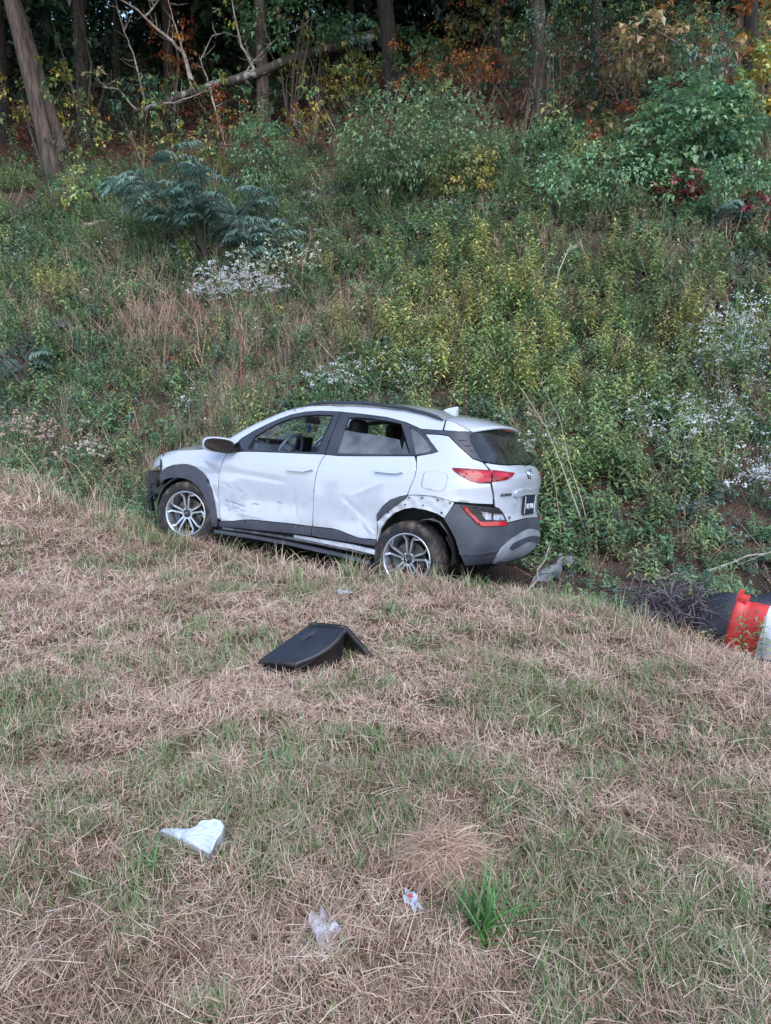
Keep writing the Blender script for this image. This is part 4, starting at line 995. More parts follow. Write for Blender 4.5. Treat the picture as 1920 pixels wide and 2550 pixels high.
def join_blades(name, sets, mat):
    vo = 0; VV = []; QQ = []; TT = []; CC = []
    for V, Q, T, C in sets:
        VV.append(V); QQ.append(Q + vo); TT.append(T + vo); CC.append(C); vo += len(V)
    V = np.concatenate(VV); Q = np.concatenate(QQ); T = np.concatenate(TT); C = np.concatenate(CC)
    me = bpy.data.meshes.new(name); me.vertices.add(len(V)); me.vertices.foreach_set('co', V.astype(np.float32).ravel())
    me.loops.add(len(Q) * 4 + len(T) * 3); me.loops.foreach_set('vertex_index', np.concatenate([Q.ravel(), T.ravel()]).astype(np.int32))
    me.polygons.add(len(Q) + len(T)); st = np.concatenate([np.arange(len(Q)) * 4, len(Q) * 4 + np.arange(len(T)) * 3]).astype(np.int32)
    me.polygons.foreach_set('loop_start', st)
    at = me.color_attributes.new('Col', 'FLOAT_COLOR', 'POINT'); c = np.ones((len(V), 4), np.float32); c[:, :3] = C; at.data.foreach_set('color', c.ravel())
    me.materials.append(mat); me.update(calc_edges=True)
    o = bpy.data.objects.new(name, me); COL.objects.link(o)
    return o
def pick(pal, n, a=.18, h=.05):
    p = np.array(pal)[rng.integers(0, len(pal), n)]
    return np.clip(p * (1 + rng.uniform(-a, a, (n, 1))) * (1 + rng.uniform(-h, h, (n, 3))), 0, .95)
# greener patches in the verge (x, y, radius)
PATCH = [(-.55, 2.75, .45), (.15, 2.6, .3), (.55, 2.15, .25), (-1.55, 2.85, .35), (-.95, 2.45, .45), (-.25, 2.75, .35), (.75, 2.4, .45), (.55, 1.85, .3), (-.40, 2.1, .25), (-1.7, 3.3, .5), (1.05, 3.0, .4), (-1.5, 4.6, .4), (-2.6, 4.2, .5), (-.05, 4.7, .2), (-.9, 5.6, .35), (-2.4, 6.2, .4), (-3.4, 6.5, .5), (.9, 1.6, .3), (-.2, 3.3, .3), (-2.0, 6.8, .3)]
def lawn_region(y0, y1, dens, sc, wm):
    sets = []
    w = .535 * y1 + 1.1; n = int(2 * w * (y1 - y0) * dens)
    nt = n // 14                                                   # tuft centres
    tx = rng.uniform(-w, w, nt); ty = rng.uniform(y0, y1, nt)
    k = rng.integers(0, nt, n); r = rng.gamma(2., .014, n) * sc; a = rng.uniform(0, 2 * PI, n)
    loose = rng.random(n) < .45
    x = np.where(loose, rng.uniform(-w, w, n), tx[k] + r * np.cos(a)); y = np.where(loose, rng.uniform(y0, y1, n), ty[k] + r * np.sin(a))
    t, _ = crest_t(x, y); ok = (t < .5) & (bank_b(x, y) < .5) & (np.abs(x) < .535 * y + 1.1)
    ok &= rng.random(n) > np.clip((t - .05) / .55, 0, .8)
    x, y, k, a, t, loose = x[ok], y[ok], k[ok], a[ok], t[ok], loose[ok]; n = len(x)
    g = .34 * vnoise(x, y, 1.3, 11) + .34 * vnoise(x, y, 4.2, 12) + .32 * vnoise(x, y, 10., 13)
    for (px_, py_, pr) in PATCH: g = g + .17 * np.exp(-((x - px_) ** 2 + (y - py_) ** 2) / (pr * pr))
    gt = np.modf(np.abs(np.sin(k * 12.9898) * 43758.5453))[0]       # each tuft is mostly one or the other
    pg = np.clip((g - .585) * 4.0 + .09, .03, .62)
    green = np.where(loose, rng.random(n) < pg * .5, gt < pg)
    edge = 1 + (1.0 + .7 * np.clip(y - 5, 0, 1)) * np.clip(1 - np.abs(t - .05) / .45, 0, 1) * (.4 + vnoise(x, y, 2.5, 15))
    lump = .70 + .6 * vnoise(x, y, 2.2, 16)
    tus = .6 * vnoise(x, y, 7.5, 19) + .4 * vnoise(x, y, 15., 20)      # tussocks a hand across, with gaps between
    keep = rng.random(n) < .10 + 1.5 * tus
    x, y, a, t, green, edge, lump, tus = (q[keep] for q in (x, y, a, t, green, edge, lump, tus)); n = len(x)
    z = ground_z(x, y) - .006 + .060 * np.clip(tus - .25, 0, 1) * sc
    P = np.stack([x, y, z], -1)
    u = rng.random(n)
    dk = np.clip((.55 * vnoise(x, y, 1.9, 17) + .45 * vnoise(x, y, 6., 18) - .42) * 3.2, 0, .9)      # browner, older straw in places
    def spick(mm, a_=.2):
        c_ = int(mm.sum()); return np.where((rng.random(c_) < dk[mm])[:, None], pick(STRAW_D, c_, a_), pick(STRAW, c_, a_))
    # straw lying in the thatch
    m = ~green & (u < .50); c = m.sum()
    Pm = P[m].copy(); Pm[:, 2] += rng.uniform(0, .03, c) * lump[m]
    sets.append(blades(Pm, rng.uniform(0, 2 * PI, c), rng.uniform(-.2, .7, c), rng.uniform(.03, .085, c) * sc * lump[m], rng.uniform(.0018, .0031, c) * wm, rng.uniform(-1.0, 1.6, c), rng.uniform(-.7, .7, c), spick(m, .22), 3))
    m = ~green & (u >= .50) & (u < .965); c = m.sum()
    sets.append(blades(P[m], a[m] + rng.uniform(-1., 1., c), rng.uniform(.4, 1.45, c), rng.uniform(.03, .085, c) * sc * edge[m] * lump[m], rng.uniform(.0017, .0030, c) * wm, rng.uniform(.2, 2.2, c), rng.uniform(-.6, .6, c), spick(m), 3))
    m = ~green & (u >= .965); c = m.sum()
    Pm = P[m].copy(); Pm[:, 2] += rng.uniform(.015, .04, c)
    sets.append(blades(Pm, rng.uniform(0, 2 * PI, c), rng.uniform(-.1, .45, c), rng.uniform(.09, .20, c) * sc, rng.uniform(.0015, .0024, c) * wm, rng.uniform(-.3, .9, c), rng.uniform(-.6, .6, c), pick(STRAW[:3], c, .15), 3))
    m = green; c = m.sum()
    pal = np.where((rng.random(c) < .6)[:, None], pick(GRN, c, .2), pick(OLIVE, c, .2))
    sets.append(blades(P[m], a[m] + rng.uniform(-.9, .9, c), rng.uniform(.6, 1.45, c), rng.uniform(.04, .105, c) * sc * edge[m] * lump[m], rng.uniform(.0020, .0036, c) * wm, rng.uniform(.2, 1.6, c), rng.uniform(-.5, .5, c), pal, 3))
    return sets
def build_lawn():
    S = []
    for a in ((1.0, 1.8, 30000, .88, .92), (1.8, 2.7, 21000, .95, 1.05), (2.7, 4.0, 11000, 1.08, 1.35), (4.0, 5.6, 6500, 1.25, 1.8), (5.6, 8.0, 3000, 1.6, 2.5), (8.0, 12.5, 1100, 2.2, 3.6)): S += lawn_region(*a)
    o = join_blades('mown_grass', S, DRY); print('lawn polys', len(o.data.polygons))
    tag(o, 'dry straw coloured mown grass covering the roadside verge', 'grass', kind='stuff')
build_lawn()

# ------------------------------------------------------------------ bank plants
def leafy_clump(nst, h, pal, ls, spread=.18, lw=.55, per=9):
    """low tangle of leafy stems"""
    mb = MB()
    for i in range(nst):
        az = U(0, 2 * PI); el = U(.5, 1.45); L = h * U(.6, 1.1); p = Vector((U(-spread, spread), U(-spread, spread), 0)); d = unit(az, el)
        pts = []
        for k in range(4):
            pts.append(tuple(p + d * L * k / 3 + Vector((0, 0, -.12 * L * (k / 3) ** 2))))
        mb.tube(pts, [.004, .0035, .003, .002], 3, vary(ch(BROWN), .2), caps=False)
        c0 = ch(pal)
        for k in range(per):
            t = U(.2, 1); q = p + d * L * t + Vector((0, 0, -.12 * L * t * t)); la = az + U(-2.4, 2.4)
            l = ls * U(.6, 1.25); mb.leaf(q, unit(la, U(-.3, .6)), (0, 0, 1), l, l * lw * U(.8, 1.2), vary(c0, .22, .08), U(.05, .3), U(0, .4))
    return mb.obj('clump', VEG, link=False)
def goldenrod(h, pal, ls, nst=3, n=24):
    mb = MB()
    for s in range(nst):
        az = U(0, 2 * PI); lean = U(.02, .28); p = Vector((U(-.12, .12), U(-.12, .12), 0)); d = unit(az, PI / 2 - lean); H = h * U(.7, 1.12)
        mb.tube([tuple(p), tuple(p + d * H * .5), tuple(p + d * H + Vector((math.cos(az), math.sin(az), 0)) * H * .06)], [.005, .004, .002], 3, vary(lin(112, 110, 70), .2), caps=False)
        for k in range(n):
            t = .18 + .82 * (k + U(0, 1)) / n; q = p + d * H * t; la = k * 2.4 + U(-.5, .5); l = ls * (1.15 - .45 * t) * U(.7, 1.2)
            c = vary(ch(pal), .2, .06) if t > .3 else vary(ch(pal + BROWN[:2]), .25)
            mb.leaf(q, unit(la, U(.05, .55)), (0, 0, 1), l, l * U(.22, .32), c, U(.05, .25), U(.25, .6), .45)
    return mb.obj('goldenrod', VEG, link=False)
def long_grass(nb, h, pal, w=.005, lo=.7, sp=.07, bend=(.4, 1.8)):
    mb = MB()
    for i in range(nb):
        a = U(0, 2 * PI); p = (U(-sp, sp), U(-sp, sp), 0)
        mb.blade(p, a, U(lo, 1.5), h * U(.5, 1.1), w * U(.6, 1.2), U(*bend), vary(ch(pal), .2), 4, U(-.5, .5))
    return mb.obj('long_grass', VEG, link=False)
def dead_stems(n, h, pal=BROWN, twig=5):
    mb = MB()
    for i in range(n):
        az = U(0, 2 * PI); d = unit(az, U(.75, 1.5)); p = Vector((U(-.12, .12), U(-.12, .12), 0)); H = h * U(.5, 1.1); c = vary(ch(pal), .25)
        mb.tube([tuple(p), tuple(p + d * H * .6), tuple(p + d * H + Vector((U(-.05, .05), U(-.05, .05), 0)))], [.0035, .0028, .0014], 3, c, caps=False)
        for k in range(twig):
            q = p + d * H * U(.35, 1); e = unit(az + U(-2, 2), U(.2, 1.2)) * H * U(.08, .22)
            mb.tube([tuple(q), tuple(q + e)], [.0018, .001], 3, c, caps=False)
            if U(0, 1) < .6: mb.leaf(q + e, unit(U(0, 6.3), U(-.5, .8)), (0, 0, 1), U(.015, .03), .012, vary(ch(pal + OLIVE), .25))
    return mb.obj('dead_stems', STEM, link=False)
def fine_weed(n, h, pal):
    mb = MB()
    for i in range(n):
        az = U(0, 2 * PI); d = unit(az, U(.8, 1.5)); p = Vector((U(-.12, .12), U(-.12, .12), 0)); H = h * U(.5, 1.1)
        mb.tube([tuple(p), tuple(p + d * H)], [.003, .0015], 3, vary(ch(pal), .2), caps=False)
        for k in range(14):
            q = p + d * H * U(.15, 1); l = U(.03, .065); mb.leaf(q, unit(U(0, 6.3), U(0, .9)), (0, 0, 1), l, l * .36, vary(ch(pal), .25, .08))
    return mb.obj('fine_weed', VEG, link=False)
def aster(h, n, nfl, fl=.012, fcol=CREAM, pal=WEED, spread=.16, fmin=.55):
    """bushy stems topped with small pale flowers"""
    mb = MB()
    for i in range(n):
        az = U(0, 2 * PI); d = unit(az, U(.7, 1.5)); p = Vector((U(-spread, spread) * .5, U(-spread, spread) * .5, 0)); H = h * U(.6, 1.1)
        mb.tube([tuple(p), tuple(p + d * H)], [.004, .0015], 3, vary(ch(pal), .2), caps=False)
        for k in range(10):
            q = p + d * H * U(.15, .9); l = U(.025, .05); mb.leaf(q, unit(U(0, 6.3), U(0, .8)), (0, 0, 1), l, l * .3, vary(ch(pal), .2))
        tips = [p + d * H * U(fmin, 1.04) + Vector((U(-.1, .1), U(-.1, .1), U(-.02, .07))) * (h / .6) for _ in range(max(2, nfl // 7))]
        for k in range(nfl):
            q = ch(tips) + Vector((random.gauss(0, .024), random.gauss(0, .024), random.gauss(0, .014)))
            r = fl * U(.6, 1.2); nrm = unit(U(0, 6.3), U(.2, 1.4)); a = nrm.cross(Vector((.2, .9, .3))).normalized(); b = nrm.cross(a)
            vs = [tuple(q + nrm * r * .3)] + [tuple(q + (a * math.cos(t) + b * math.sin(t)) * r) for t in (0, 1.257, 2.513, 3.770, 5.027)]
            mb.add(vs, [(0, 1, 2), (0, 2, 3), (0, 3, 4), (0, 4, 5), (0, 5, 1)], vary(fcol, .12, .02))
    return mb.obj('aster', VEG, link=False)

bank = []
KIND = {}
def reg(name, objs):
    KIND[name] = (len(bank), len(objs)); bank.extend(objs)
reg('leafy', [leafy_clump(10, .36, LEAFG, .066, per=13) for _ in range(4)] + [leafy_clump(10, .32, LEAFG + BLUEG, .055, lw=.62, per=14) for _ in range(3)] + [leafy_clump(8, .40, WEED + LEAFG[:1], .085, lw=.5, per=12) for _ in range(3)])
reg('gold', [goldenrod(U(.5, .75), GOLD, .125, 3, 30) for _ in range(5)])
reg('goldg', [goldenrod(U(.5, .7), GOLD[2:4] + WEED, .13, 3, 28) for _ in range(4)])
reg('grassg', [long_grass(26, .55, GRN) for _ in range(3)])
reg('grassd', [long_grass(24, .55, STRAW + OLIVE, .0045) for _ in range(4)])
reg('dead', [dead_stems(9, .6) for _ in range(5)])
reg('fine', [fine_weed(13, .42, WEED + LEAFG) for _ in range(5)])
reg('fineb', [fine_weed(10, .45, OLIVE + BROWN[:2]) for _ in range(3)])
reg('aster', [aster(.5, 8, 9) for _ in range(4)])
reg('blue', [leafy_clump(10, .32, BLUEG, .06, per=12) for _ in range(3)])
reg('ylw', [leafy_clump(7, .35, AUT_Y + GOLD, .06) for _ in range(2)])
reg('org', [leafy_clump(6, .3, AUT_O + BROWN, .06) for _ in range(2)])

def build_bank():
    # kind -> ellipses on the ground (x, y, rx, ry, weight)
    ZON = ZONES
    P = []; I = []; S = []
    def region(y0, y1, dens, sc):
        w0 = .56 * y1 + 1.5; n = int(2 * w0 * (y1 - y0) * dens)
        x = rng.uniform(-w0, w0, n); y = rng.uniform(y0, y1, n)
        t, _ = crest_t(x, y); b = bank_b(x, y)
        ok = (t > .35) & (b > -2.2) & (b < 13.5)
        # keep the soil of the ditch floor partly bare, and nothing inside the car
        ok &= (b > -.1) | (rng.random(n) < .35)
        cx = (x - .6089) * -.87958 + (y - 6.8462) * .47574; cyy = (x - .6089) * -.46879 + (y - 6.8462) * -.86727
        ok &= ~((cx > -.85) & (cx < 3.45) & (cyy > -1.0) & (cyy < 1.05))
        ok &= ~((b > 9.0) & (rng.random(n) < np.clip((b - 8.6) / 3.0, 0, .92)))
        bare = np.zeros(n)
        for (bx, by, brx, bry, bw) in BARE: bare = np.maximum(bare, bw * np.exp(-((x - bx) / brx) ** 2 - ((y - by) / bry) ** 2))
        ok &= rng.random(n) > bare
        x, y, b = x[ok], y[ok], b[ok]; n = len(x)
        base = {'leafy': .50 + .34 * sstep((b - 4.5) / 3), 'gold': .02, 'goldg': .11, 'grassg': .06, 'grassd': .06, 'dead': .06, 'fine': .30, 'fineb': .09, 'aster': .010, 'blue': .11, 'ylw': .010, 'org': .006}
        names = list(KIND); W = np.zeros((n, len(names)))
        patch = vnoise(x, y, .9, 21), vnoise(x, y, .9, 22), vnoise(x, y, 1.4, 23)
        for j, k in enumerate(names):
            W[:, j] = base[k] * (.25 + 1.6 * patch[j % 3] ** 2 * (1 if j % 2 else 1))
            for (zx, zy, rx, ry, wt) in ZON.get(k, []): W[:, j] += wt * ({'gold': .45, 'aster': .55, 'grassd': 1.0, 'dead': .9}.get(k, .8)) * np.exp(-((x - zx) / rx) ** 2 - ((y - zy) / ry) ** 2)
        W /= W.sum(1, keepdims=True); cum = W.cumsum(1); r = rng.random(n)[:, None]; kk = (r > cum).sum(1).clip(0, len(names) - 1)
        st = np.array([KIND[k][0] for k in names])[kk]; cn = np.array([KIND[k][1] for k in names])[kk]
        I.append(st + (rng.random(n) * cn).astype(int)); S.append(sc * rng.uniform(.7, 1.3, n)); P.append(np.stack([x, y, ground_z(x, y) - .02], -1))
    region(4.5, 8, 34, .75); region(8, 11, 44, .9); region(11, 14.5, 38, 1.05); region(14.5, 19, 30, 1.1); region(19, 25, 12, 1.15)
    P = np.concatenate(P); I = np.concatenate(I); S = np.concatenate(S); n = len(P)
    rot = np.stack([rng.uniform(-.1, .25, n) * 0 + rng.uniform(-.12, .3, n), rng.uniform(-.15, .15, n), rng.uniform(0, 2 * PI, n)], -1)
    # lean towards the open side: tilt about world x is only right when yaw is small, so keep it slight
    rot[:, 0] = rng.uniform(-.15, .15, n)
    print('bank plants', n)
    return scatter('bank_weeds', bank, P, rot, S, I, 'tangled green and yellow weeds covering the slope above the ditch', 'weeds')
ZONES = {'gold': [(2.08, 11.57, 1.22, 0.89, 1.6), (2.98, 10.79, 0.92, 0.76, 1.2), (1.44, 13.2, 1.51, 0.87, 0.7), (0.58, 12.19, 0.9, 0.84, 0.8), (2.4, 9.11, 0.55, 0.34, 0.6), (-0.84, 14.85, 1.23, 0.82, 0.35), (4.02, 11.07, 0.64, 0.72, 0.5), (-7.44, 15.92, 0.66, 0.59, 1.2), (1.66, 14.04, 0.43, 0.72, 0.5), (1.64, 10.49, 0.56, 0.38, 0.5), (-5.71, 14.27, 0.68, 0.47, 0.25)],
         'goldg': [(2.69, 9.09, 1.0, 0.64, 1.6), (3.43, 9.98, 0.86, 0.61, 0.9), (2.12, 8.69, 0.72, 0.33, 0.9), (3.32, 8.04, 0.67, 0.3, 0.5), (1.12, 11.07, 0.83, 0.4, 0.5), (3.36, 11.93, 1.25, 0.74, 0.5)],
         'aster': [(4.61, 10.35, 0.6, 0.63, 1.6), (3.75, 9.34, 0.61, 0.3, 1.5), (4.31, 8.43, 0.32, 0.32, 2.2), (3.54, 8.71, 0.29, 0.3, 1.2), (1.93, 9.58, 0.37, 0.3, 0.8), (4.12, 7.86, 0.22, 0.3, 1.6), (-0.62, 11.64, 0.44, 0.3, 0.9), (0.3, 11.11, 0.48, 0.3, 0.9), (-2.79, 15.91, 0.49, 0.54, 0.35), (-7.87, 16.98, 0.52, 0.47, 0.5), (2.09, 13.49, 0.28, 0.34, 0.5)],
         'grassg': [(2.56, 10.1, 0.44, 0.3, 2.2), (-6.25, 12.97, 0.69, 0.62, 1.6), (-4.34, 12.9, 0.62, 0.4, 0.5), (3.03, 9.66, 0.31, 0.3, 0.8)],
         'grassd': [(-2.07, 12.1, 0.97, 0.57, 1.4), (-3.23, 11.68, 1.01, 0.45, 1.8), (-5.52, 11.17, 0.61, 0.84, 2), (-4.23, 10.84, 0.78, 0.3, 2), (-1.79, 13.03, 0.83, 0.76, 0.8), (-0.77, 13.28, 0.7, 0.65, 0.6)],
         'dead': [(-4.07, 14.38, 1.36, 1.0, 1.0), (-3.71, 14.81, 0.93, 1.03, 0.6), (-1.69, 13.34, 0.7, 0.88, 0.5), (-0.42, 13.56, 0.85, 0.79, 0.5), (-3.37, 10.97, 0.54, 0.3, 1.2), (1.99, 9.31, 0.31, 0.44, 0.8), (-5.85, 15.9, 0.99, 1.17, 0.4), (3.85, 14.0, 1.14, 0.48, 0.5), (4.91, 12.97, 0.8, 0.42, 0.6)],
         'fine': [(-6.14, 16.8, 1.9, 1.62, 0.5), (-6.08, 18.08, 1.84, 1.48, 0.4), (-1.93, 14.23, 1.19, 0.86, 0.4)],
         'fineb': [(-3.98, 13.99, 1.47, 0.95, 0.8), (-1.08, 12.77, 1.08, 0.6, 0.6), (-6.24, 14.67, 1.15, 0.78, 0.3)],
         'leafy': [(-0.5, 16.23, 2.07, 1.08, 1.2), (1.47, 15.23, 1.94, 0.84, 1.2), (4.09, 15.01, 1.89, 0.83, 1.6), (5.5, 13.74, 1.25, 0.7, 1.4), (-6.33, 18.9, 1.92, 1.19, 0.8), (5.33, 11.52, 0.72, 0.5, 0.9), (-5.42, 13.44, 0.71, 0.66, 0.6), (-4.46, 13.33, 0.57, 0.53, 0.5), (2.46, 8.13, 0.68, 0.3, 1.2), (3.19, 7.64, 0.86, 0.32, 1.5), (0.22, 9.88, 0.81, 0.41, 0.6), (1.51, 4.35, 0.15, 1.02, 1.5), (2.94, 6.66, 0.46, 0.44, 1.5)],
         'blue': [(-4.15, 17.72, 1.26, 1.05, 1.0), (-5.94, 13.87, 0.95, 0.68, 1.2), (-5.94, 12.55, 0.94, 0.48, 1.2), (3.64, 8.18, 0.55, 0.3, 0.8), (1.52, 9.6, 0.63, 0.38, 0.5), (-2.36, 17.88, 0.91, 1.13, 0.5), (4.78, 10.12, 0.43, 0.47, 0.5)],
         'ylw': [(1.43, 16.67, 0.67, 0.49, 0.8), (-1.73, 13.78, 0.29, 0.3, 0.6), (2.41, 8.71, 0.39, 0.3, 0.5)],
         'org': [(-5.51, 14.35, 0.23, 0.33, 0.5), (1.24, 17.66, 0.53, 0.36, 0.3)]}
BARE = [(2.45, 5.85, .45, .5, .95), (2.64, 7.27, 0.37, 0.44, 0.85), (4.8, 13.02, 0.8, 0.3, 0.6), (3.82, 13.87, 0.71, 0.3, 0.5), (-0.97, 19.4, 0.58, 1.36, 0.8), (2.47, 14.69, 0.45, 0.3, 0.4), (3.15, 12.96, 0.4, 0.3, 0.35), (0.67, 5.29, 0.36, 1.11, 0.5), (1.25, 4.72, 0.22, 0.3, 0.4), (-2.03, 15.11, 0.31, 0.3, 0.3)]
build_bank()

# ------------------------------------------------------------------ shrubs, saplings and trees at the top of the bank
BUSHES = [
    ('shrub', 'big round green shrub turning yellow low down, in the middle of the slope top', BUSHG, 0.1, 5000, (0.65, 17.15), -0.01, 0.91, 1.6, 0.82, 0.5),
    ('shrub', 'yellow leaved shrub at the right foot of the big round green shrub', GOLD + AUT_Y, 0.1, 700, (1.5, 16.53), -0.01, 0.46, 0.63, 0.46, 0.5),
    ('shrub', 'upright green shrub at the foot of the middle tree trunk', BUSHG, 0.09, 1700, (-3.0, 19.52), 0.03, 0.72, 0.67, 0.83, 0.5),
    ('vine_shrub', 'pale lime green vine shrub above the feathery blue green sapling', GOLD + LEAFG, 0.11, 500, (-4.75, 20.1), -0.01, 0.74, 0.61, 0.71, 0.7),
    ('vine_bush', 'broad heart leaved vine bush under the tan oak branch', BUSHG + LEAFG, 0.12, 2300, (5.6, 14.98), -0.03, 0.76, 1.05, 0.83, 0.8),
    ('shrub', 'low dense green shrub in front of the red leaved bush', BUSHG, 0.085, 1700, (4.04, 14.8), -0.03, 0.49, 1.2, 0.46, 0.5),
    ('shrub', 'low green shrub at the right edge below the tree line', BUSHG, 0.085, 1100, (6.04, 13.71), -0.04, 0.39, 0.69, 0.42, 0.5),
    ('red_bush', 'small crimson leaved bush below the vine bush', AUT_R + BROWN[:1] + LEAFG[:1], 0.11, 260, (5.27, 14.3), -0.03, 0.32, 0.36, 0.27, 0.6),
    ('red_bush', 'tiny dark red bush left of the vine bush', AUT_R, 0.1, 140, (5.14, 15.7), -0.02, 0.22, 0.2, 0.2, 0.6),
    ('red_bush', 'faded pinkish red bush at the right edge of the slope', AUT_R + TAN, 0.1, 160, (6.13, 13.11), -0.04, 0.37, 0.23, 0.33, 0.6),
    ('sapling', 'dark evergreen thicket between the vine covered tree and the oak branch', SHADE + DKG, 0.1, 2200, (5.48, 18.5), -0.1, 1.31, 1.37, 1.19, 0.5),
    ('oak_branch', 'tan and olive oak bough reaching over the vine bush', TAN, 0.19, 420, (7.43, 17.31), -1.66, 1.37, 1.28, 0.38, 0.55),
    ('oak_branch', 'tan oak leaves in the top right corner', TAN + AUT_O, 0.19, 260, (8.17, 17.84), -0.2, 1.72, 0.53, 0.61, 0.55),
    ('sapling', 'small blue green sapling rising above the vine bush', BLUEG + LEAFG, 0.09, 700, (6.41, 16.7), -0.14, 1.48, 0.54, 0.54, 0.45),
    ('sapling', 'yellow leaved sapling at the right edge behind the dark trunk', AUT_Y + GOLD, 0.15, 420, (7.86, 17.03), -0.08, 0.68, 0.46, 0.8, 0.6),
    ('sapling', 'orange maple sapling glowing on the forest floor', AUT_O, 0.12, 420, (2.15, 23.0), -0.02, 0.87, 1.25, 0.36, 0.6),
    ('sapling', 'yellow and olive sapling behind the orange maple', AUT_Y + TAN, 0.12, 520, (2.65, 24.51), -0.04, 1.51, 1.2, 0.72, 0.6),
    ('sapling', 'olive green sapling left of the orange maple', GOLD + LEAFG, 0.13, 520, (1.04, 24.84), -0.01, 0.99, 0.86, 0.73, 0.55),
    ('sapling', 'yellow green sapling right of the fallen tree', AUT_Y + GOLD, 0.13, 460, (-1.01, 25.69), 0.01, 0.86, 0.82, 0.57, 0.6),
    ('sapling', 'orange leaved sapling among pale bare branches', AUT_O, 0.12, 260, (-7.13, 27.19), 0.18, 2.7, 0.61, 0.88, 0.6),
    ('cedar', 'dark evergreen behind the leaning pine trunk', SHADE + DKG, 0.09, 2600, (-9.6, 25.93), 0.2, 2.09, 1.55, 1.93, 0.4),
    ('maple_bough', 'green maple bough hanging from the top edge', LEAFG, 0.15, 1100, (-3.06, 25.71), 0.1, 3.16, 1.65, 0.7, 0.6),
    ('maple_bough', 'blue green maple spray hanging beside the dark trunk', BLUEG + LEAFG, 0.16, 300, (-0.75, 25.39), -0.11, 2.13, 0.63, 0.35, 0.6),
    ('maple_bough', 'olive maple spray above the fallen tree', GOLD + LEAFG + TAN, 0.15, 300, (-2.15, 25.53), 0.05, 2.15, 1.01, 0.51, 0.6),
    ('sapling', 'sparse yellow sapling left of the middle trunk', AUT_Y + AUT_O, 0.12, 260, (-4.58, 24.94), 0.03, 0.57, 0.74, 0.5, 0.6),
    ('sapling', 'orange undergrowth right of the vine covered tree', AUT_O + TAN, 0.12, 300, (4.73, 16.98), -0.03, 0.39, 0.59, 0.38, 0.6),
    ('sapling', 'sparse yellow leaved sapling at the left edge', AUT_Y, 0.12, 240, (-9.6, 22.57), 0.21, 1.94, 1.02, 0.68, 0.6),
    ('sapling', 'small yellow orange sapling in the middle of the forest floor', AUT_Y + AUT_O, 0.12, 220, (-2.43, 24.48), 0.01, 0.44, 0.61, 0.36, 0.6),
    ('shrub', 'leafy green bush on the left slope beside the pine trunk', LEAFG + GOLD, 0.1, 500, (-7.34, 19.32), 0.04, 0.46, 0.59, 0.39, 0.5),
    ('shrub', 'dark green ivy mound under the vine covered tree', LEAFG + DKG, 0.09, 700, (3.52, 17.21), -0.01, 0.28, 0.69, 0.3, 0.6),
]
TREES = [
    ('leaning_pine', 'stout pine trunk leaning left at the left edge', 'P', (-8.67, 20.92), -0.149, 0.20),
    ('pine_tree', 'thinner pine trunk close behind the stout leaning one', 'P', (-8.96, 22.67), -0.223, 0.147),
    ('pine_tree', 'straight pine trunk left of the pale dead branches', 'P', (-10.23, 27.72), 0.045, 0.233),
    ('tree', 'slender reddish trunk behind the orange sapling', 'D', (-7.41, 27.99), 0.016, 0.18),
    ('tree', 'grey trunk in the middle, crossed by the fallen tree', 'P', (-3.73, 25.27), -0.017, 0.213),
    ('tree', 'dark leaning trunk just left of the middle grey trunk', 'D', (-5.26, 29.46), 0.22, 0.203),
    ('tree', 'dark trunk right of the fallen tree crown', 'D', (-1.41, 34.04), -0.005, 0.2),
    ('tree', 'thick dark trunk left of the orange maple', 'D', (0.31, 25.02), -0.099, 0.271),
    ('vine_tree', 'tree wrapped in dark green vines right of centre', 'P', (3.65, 19.13), -0.059, 0.18),
    ('tree', 'dark trunk near the right edge', 'D', (8.26, 18.68), -0.104, 0.156),
    ('tree', 'thin grey trunk far back at the top centre', 'P', (1.01, 48.56), -0.036, 0.117),
    ('tree', 'second thin grey trunk far back at the top centre', 'P', (2.07, 47.62), -0.033, 0.115),
    ('tree', 'third thin grey trunk far back at the top centre', 'P', (2.9, 46.89), 0.006, 0.136),
    ('tree', 'far trunk between the pine and the dead branches', 'D', (-9.86, 30.26), 0.047, 0.134),
    ('tree', 'far dark trunk left of the vine covered tree', 'D', (3.54, 25.8), -0.059, 0.139),
    ('tree', 'far dark trunk behind the evergreen thicket', 'D', (5.34, 20.87), -0.025, 0.133),
    ('tree', 'far dark trunk at the very left edge', 'D', (-12.4, 26.56), 0.028, 0.172),
    ('tree', 'far trunk right of the middle grey trunk', 'D', (-3.07, 31.26), 0.046, 0.154),
]
BARK_P = pmat('grey_brown_bark', lin(92, 78, 70), .95, base2=lin(54, 44, 40), scale=9, detail=12, lo=.40, hi=.62, bump=1., bscale=16, stretch=(1.6, 1.6, .22))
BARK_D = pmat('dark_bark', lin(58, 48, 43), .95, base2=lin(34, 29, 27), scale=9, detail=10, bump=1., bscale=16, stretch=(1.6, 1.6, .22))
BARK_L = pmat('lichened_bark', lin(78, 68, 62), .95, base2=lin(146, 146, 142), scale=4, detail=8, lo=.54, hi=.62, bump=.8, bscale=20)
BARK_W = pmat('bare_dead_wood', lin(168, 158, 150), .9, base2=lin(126, 114, 106), scale=12, bump=.3, bscale=40)

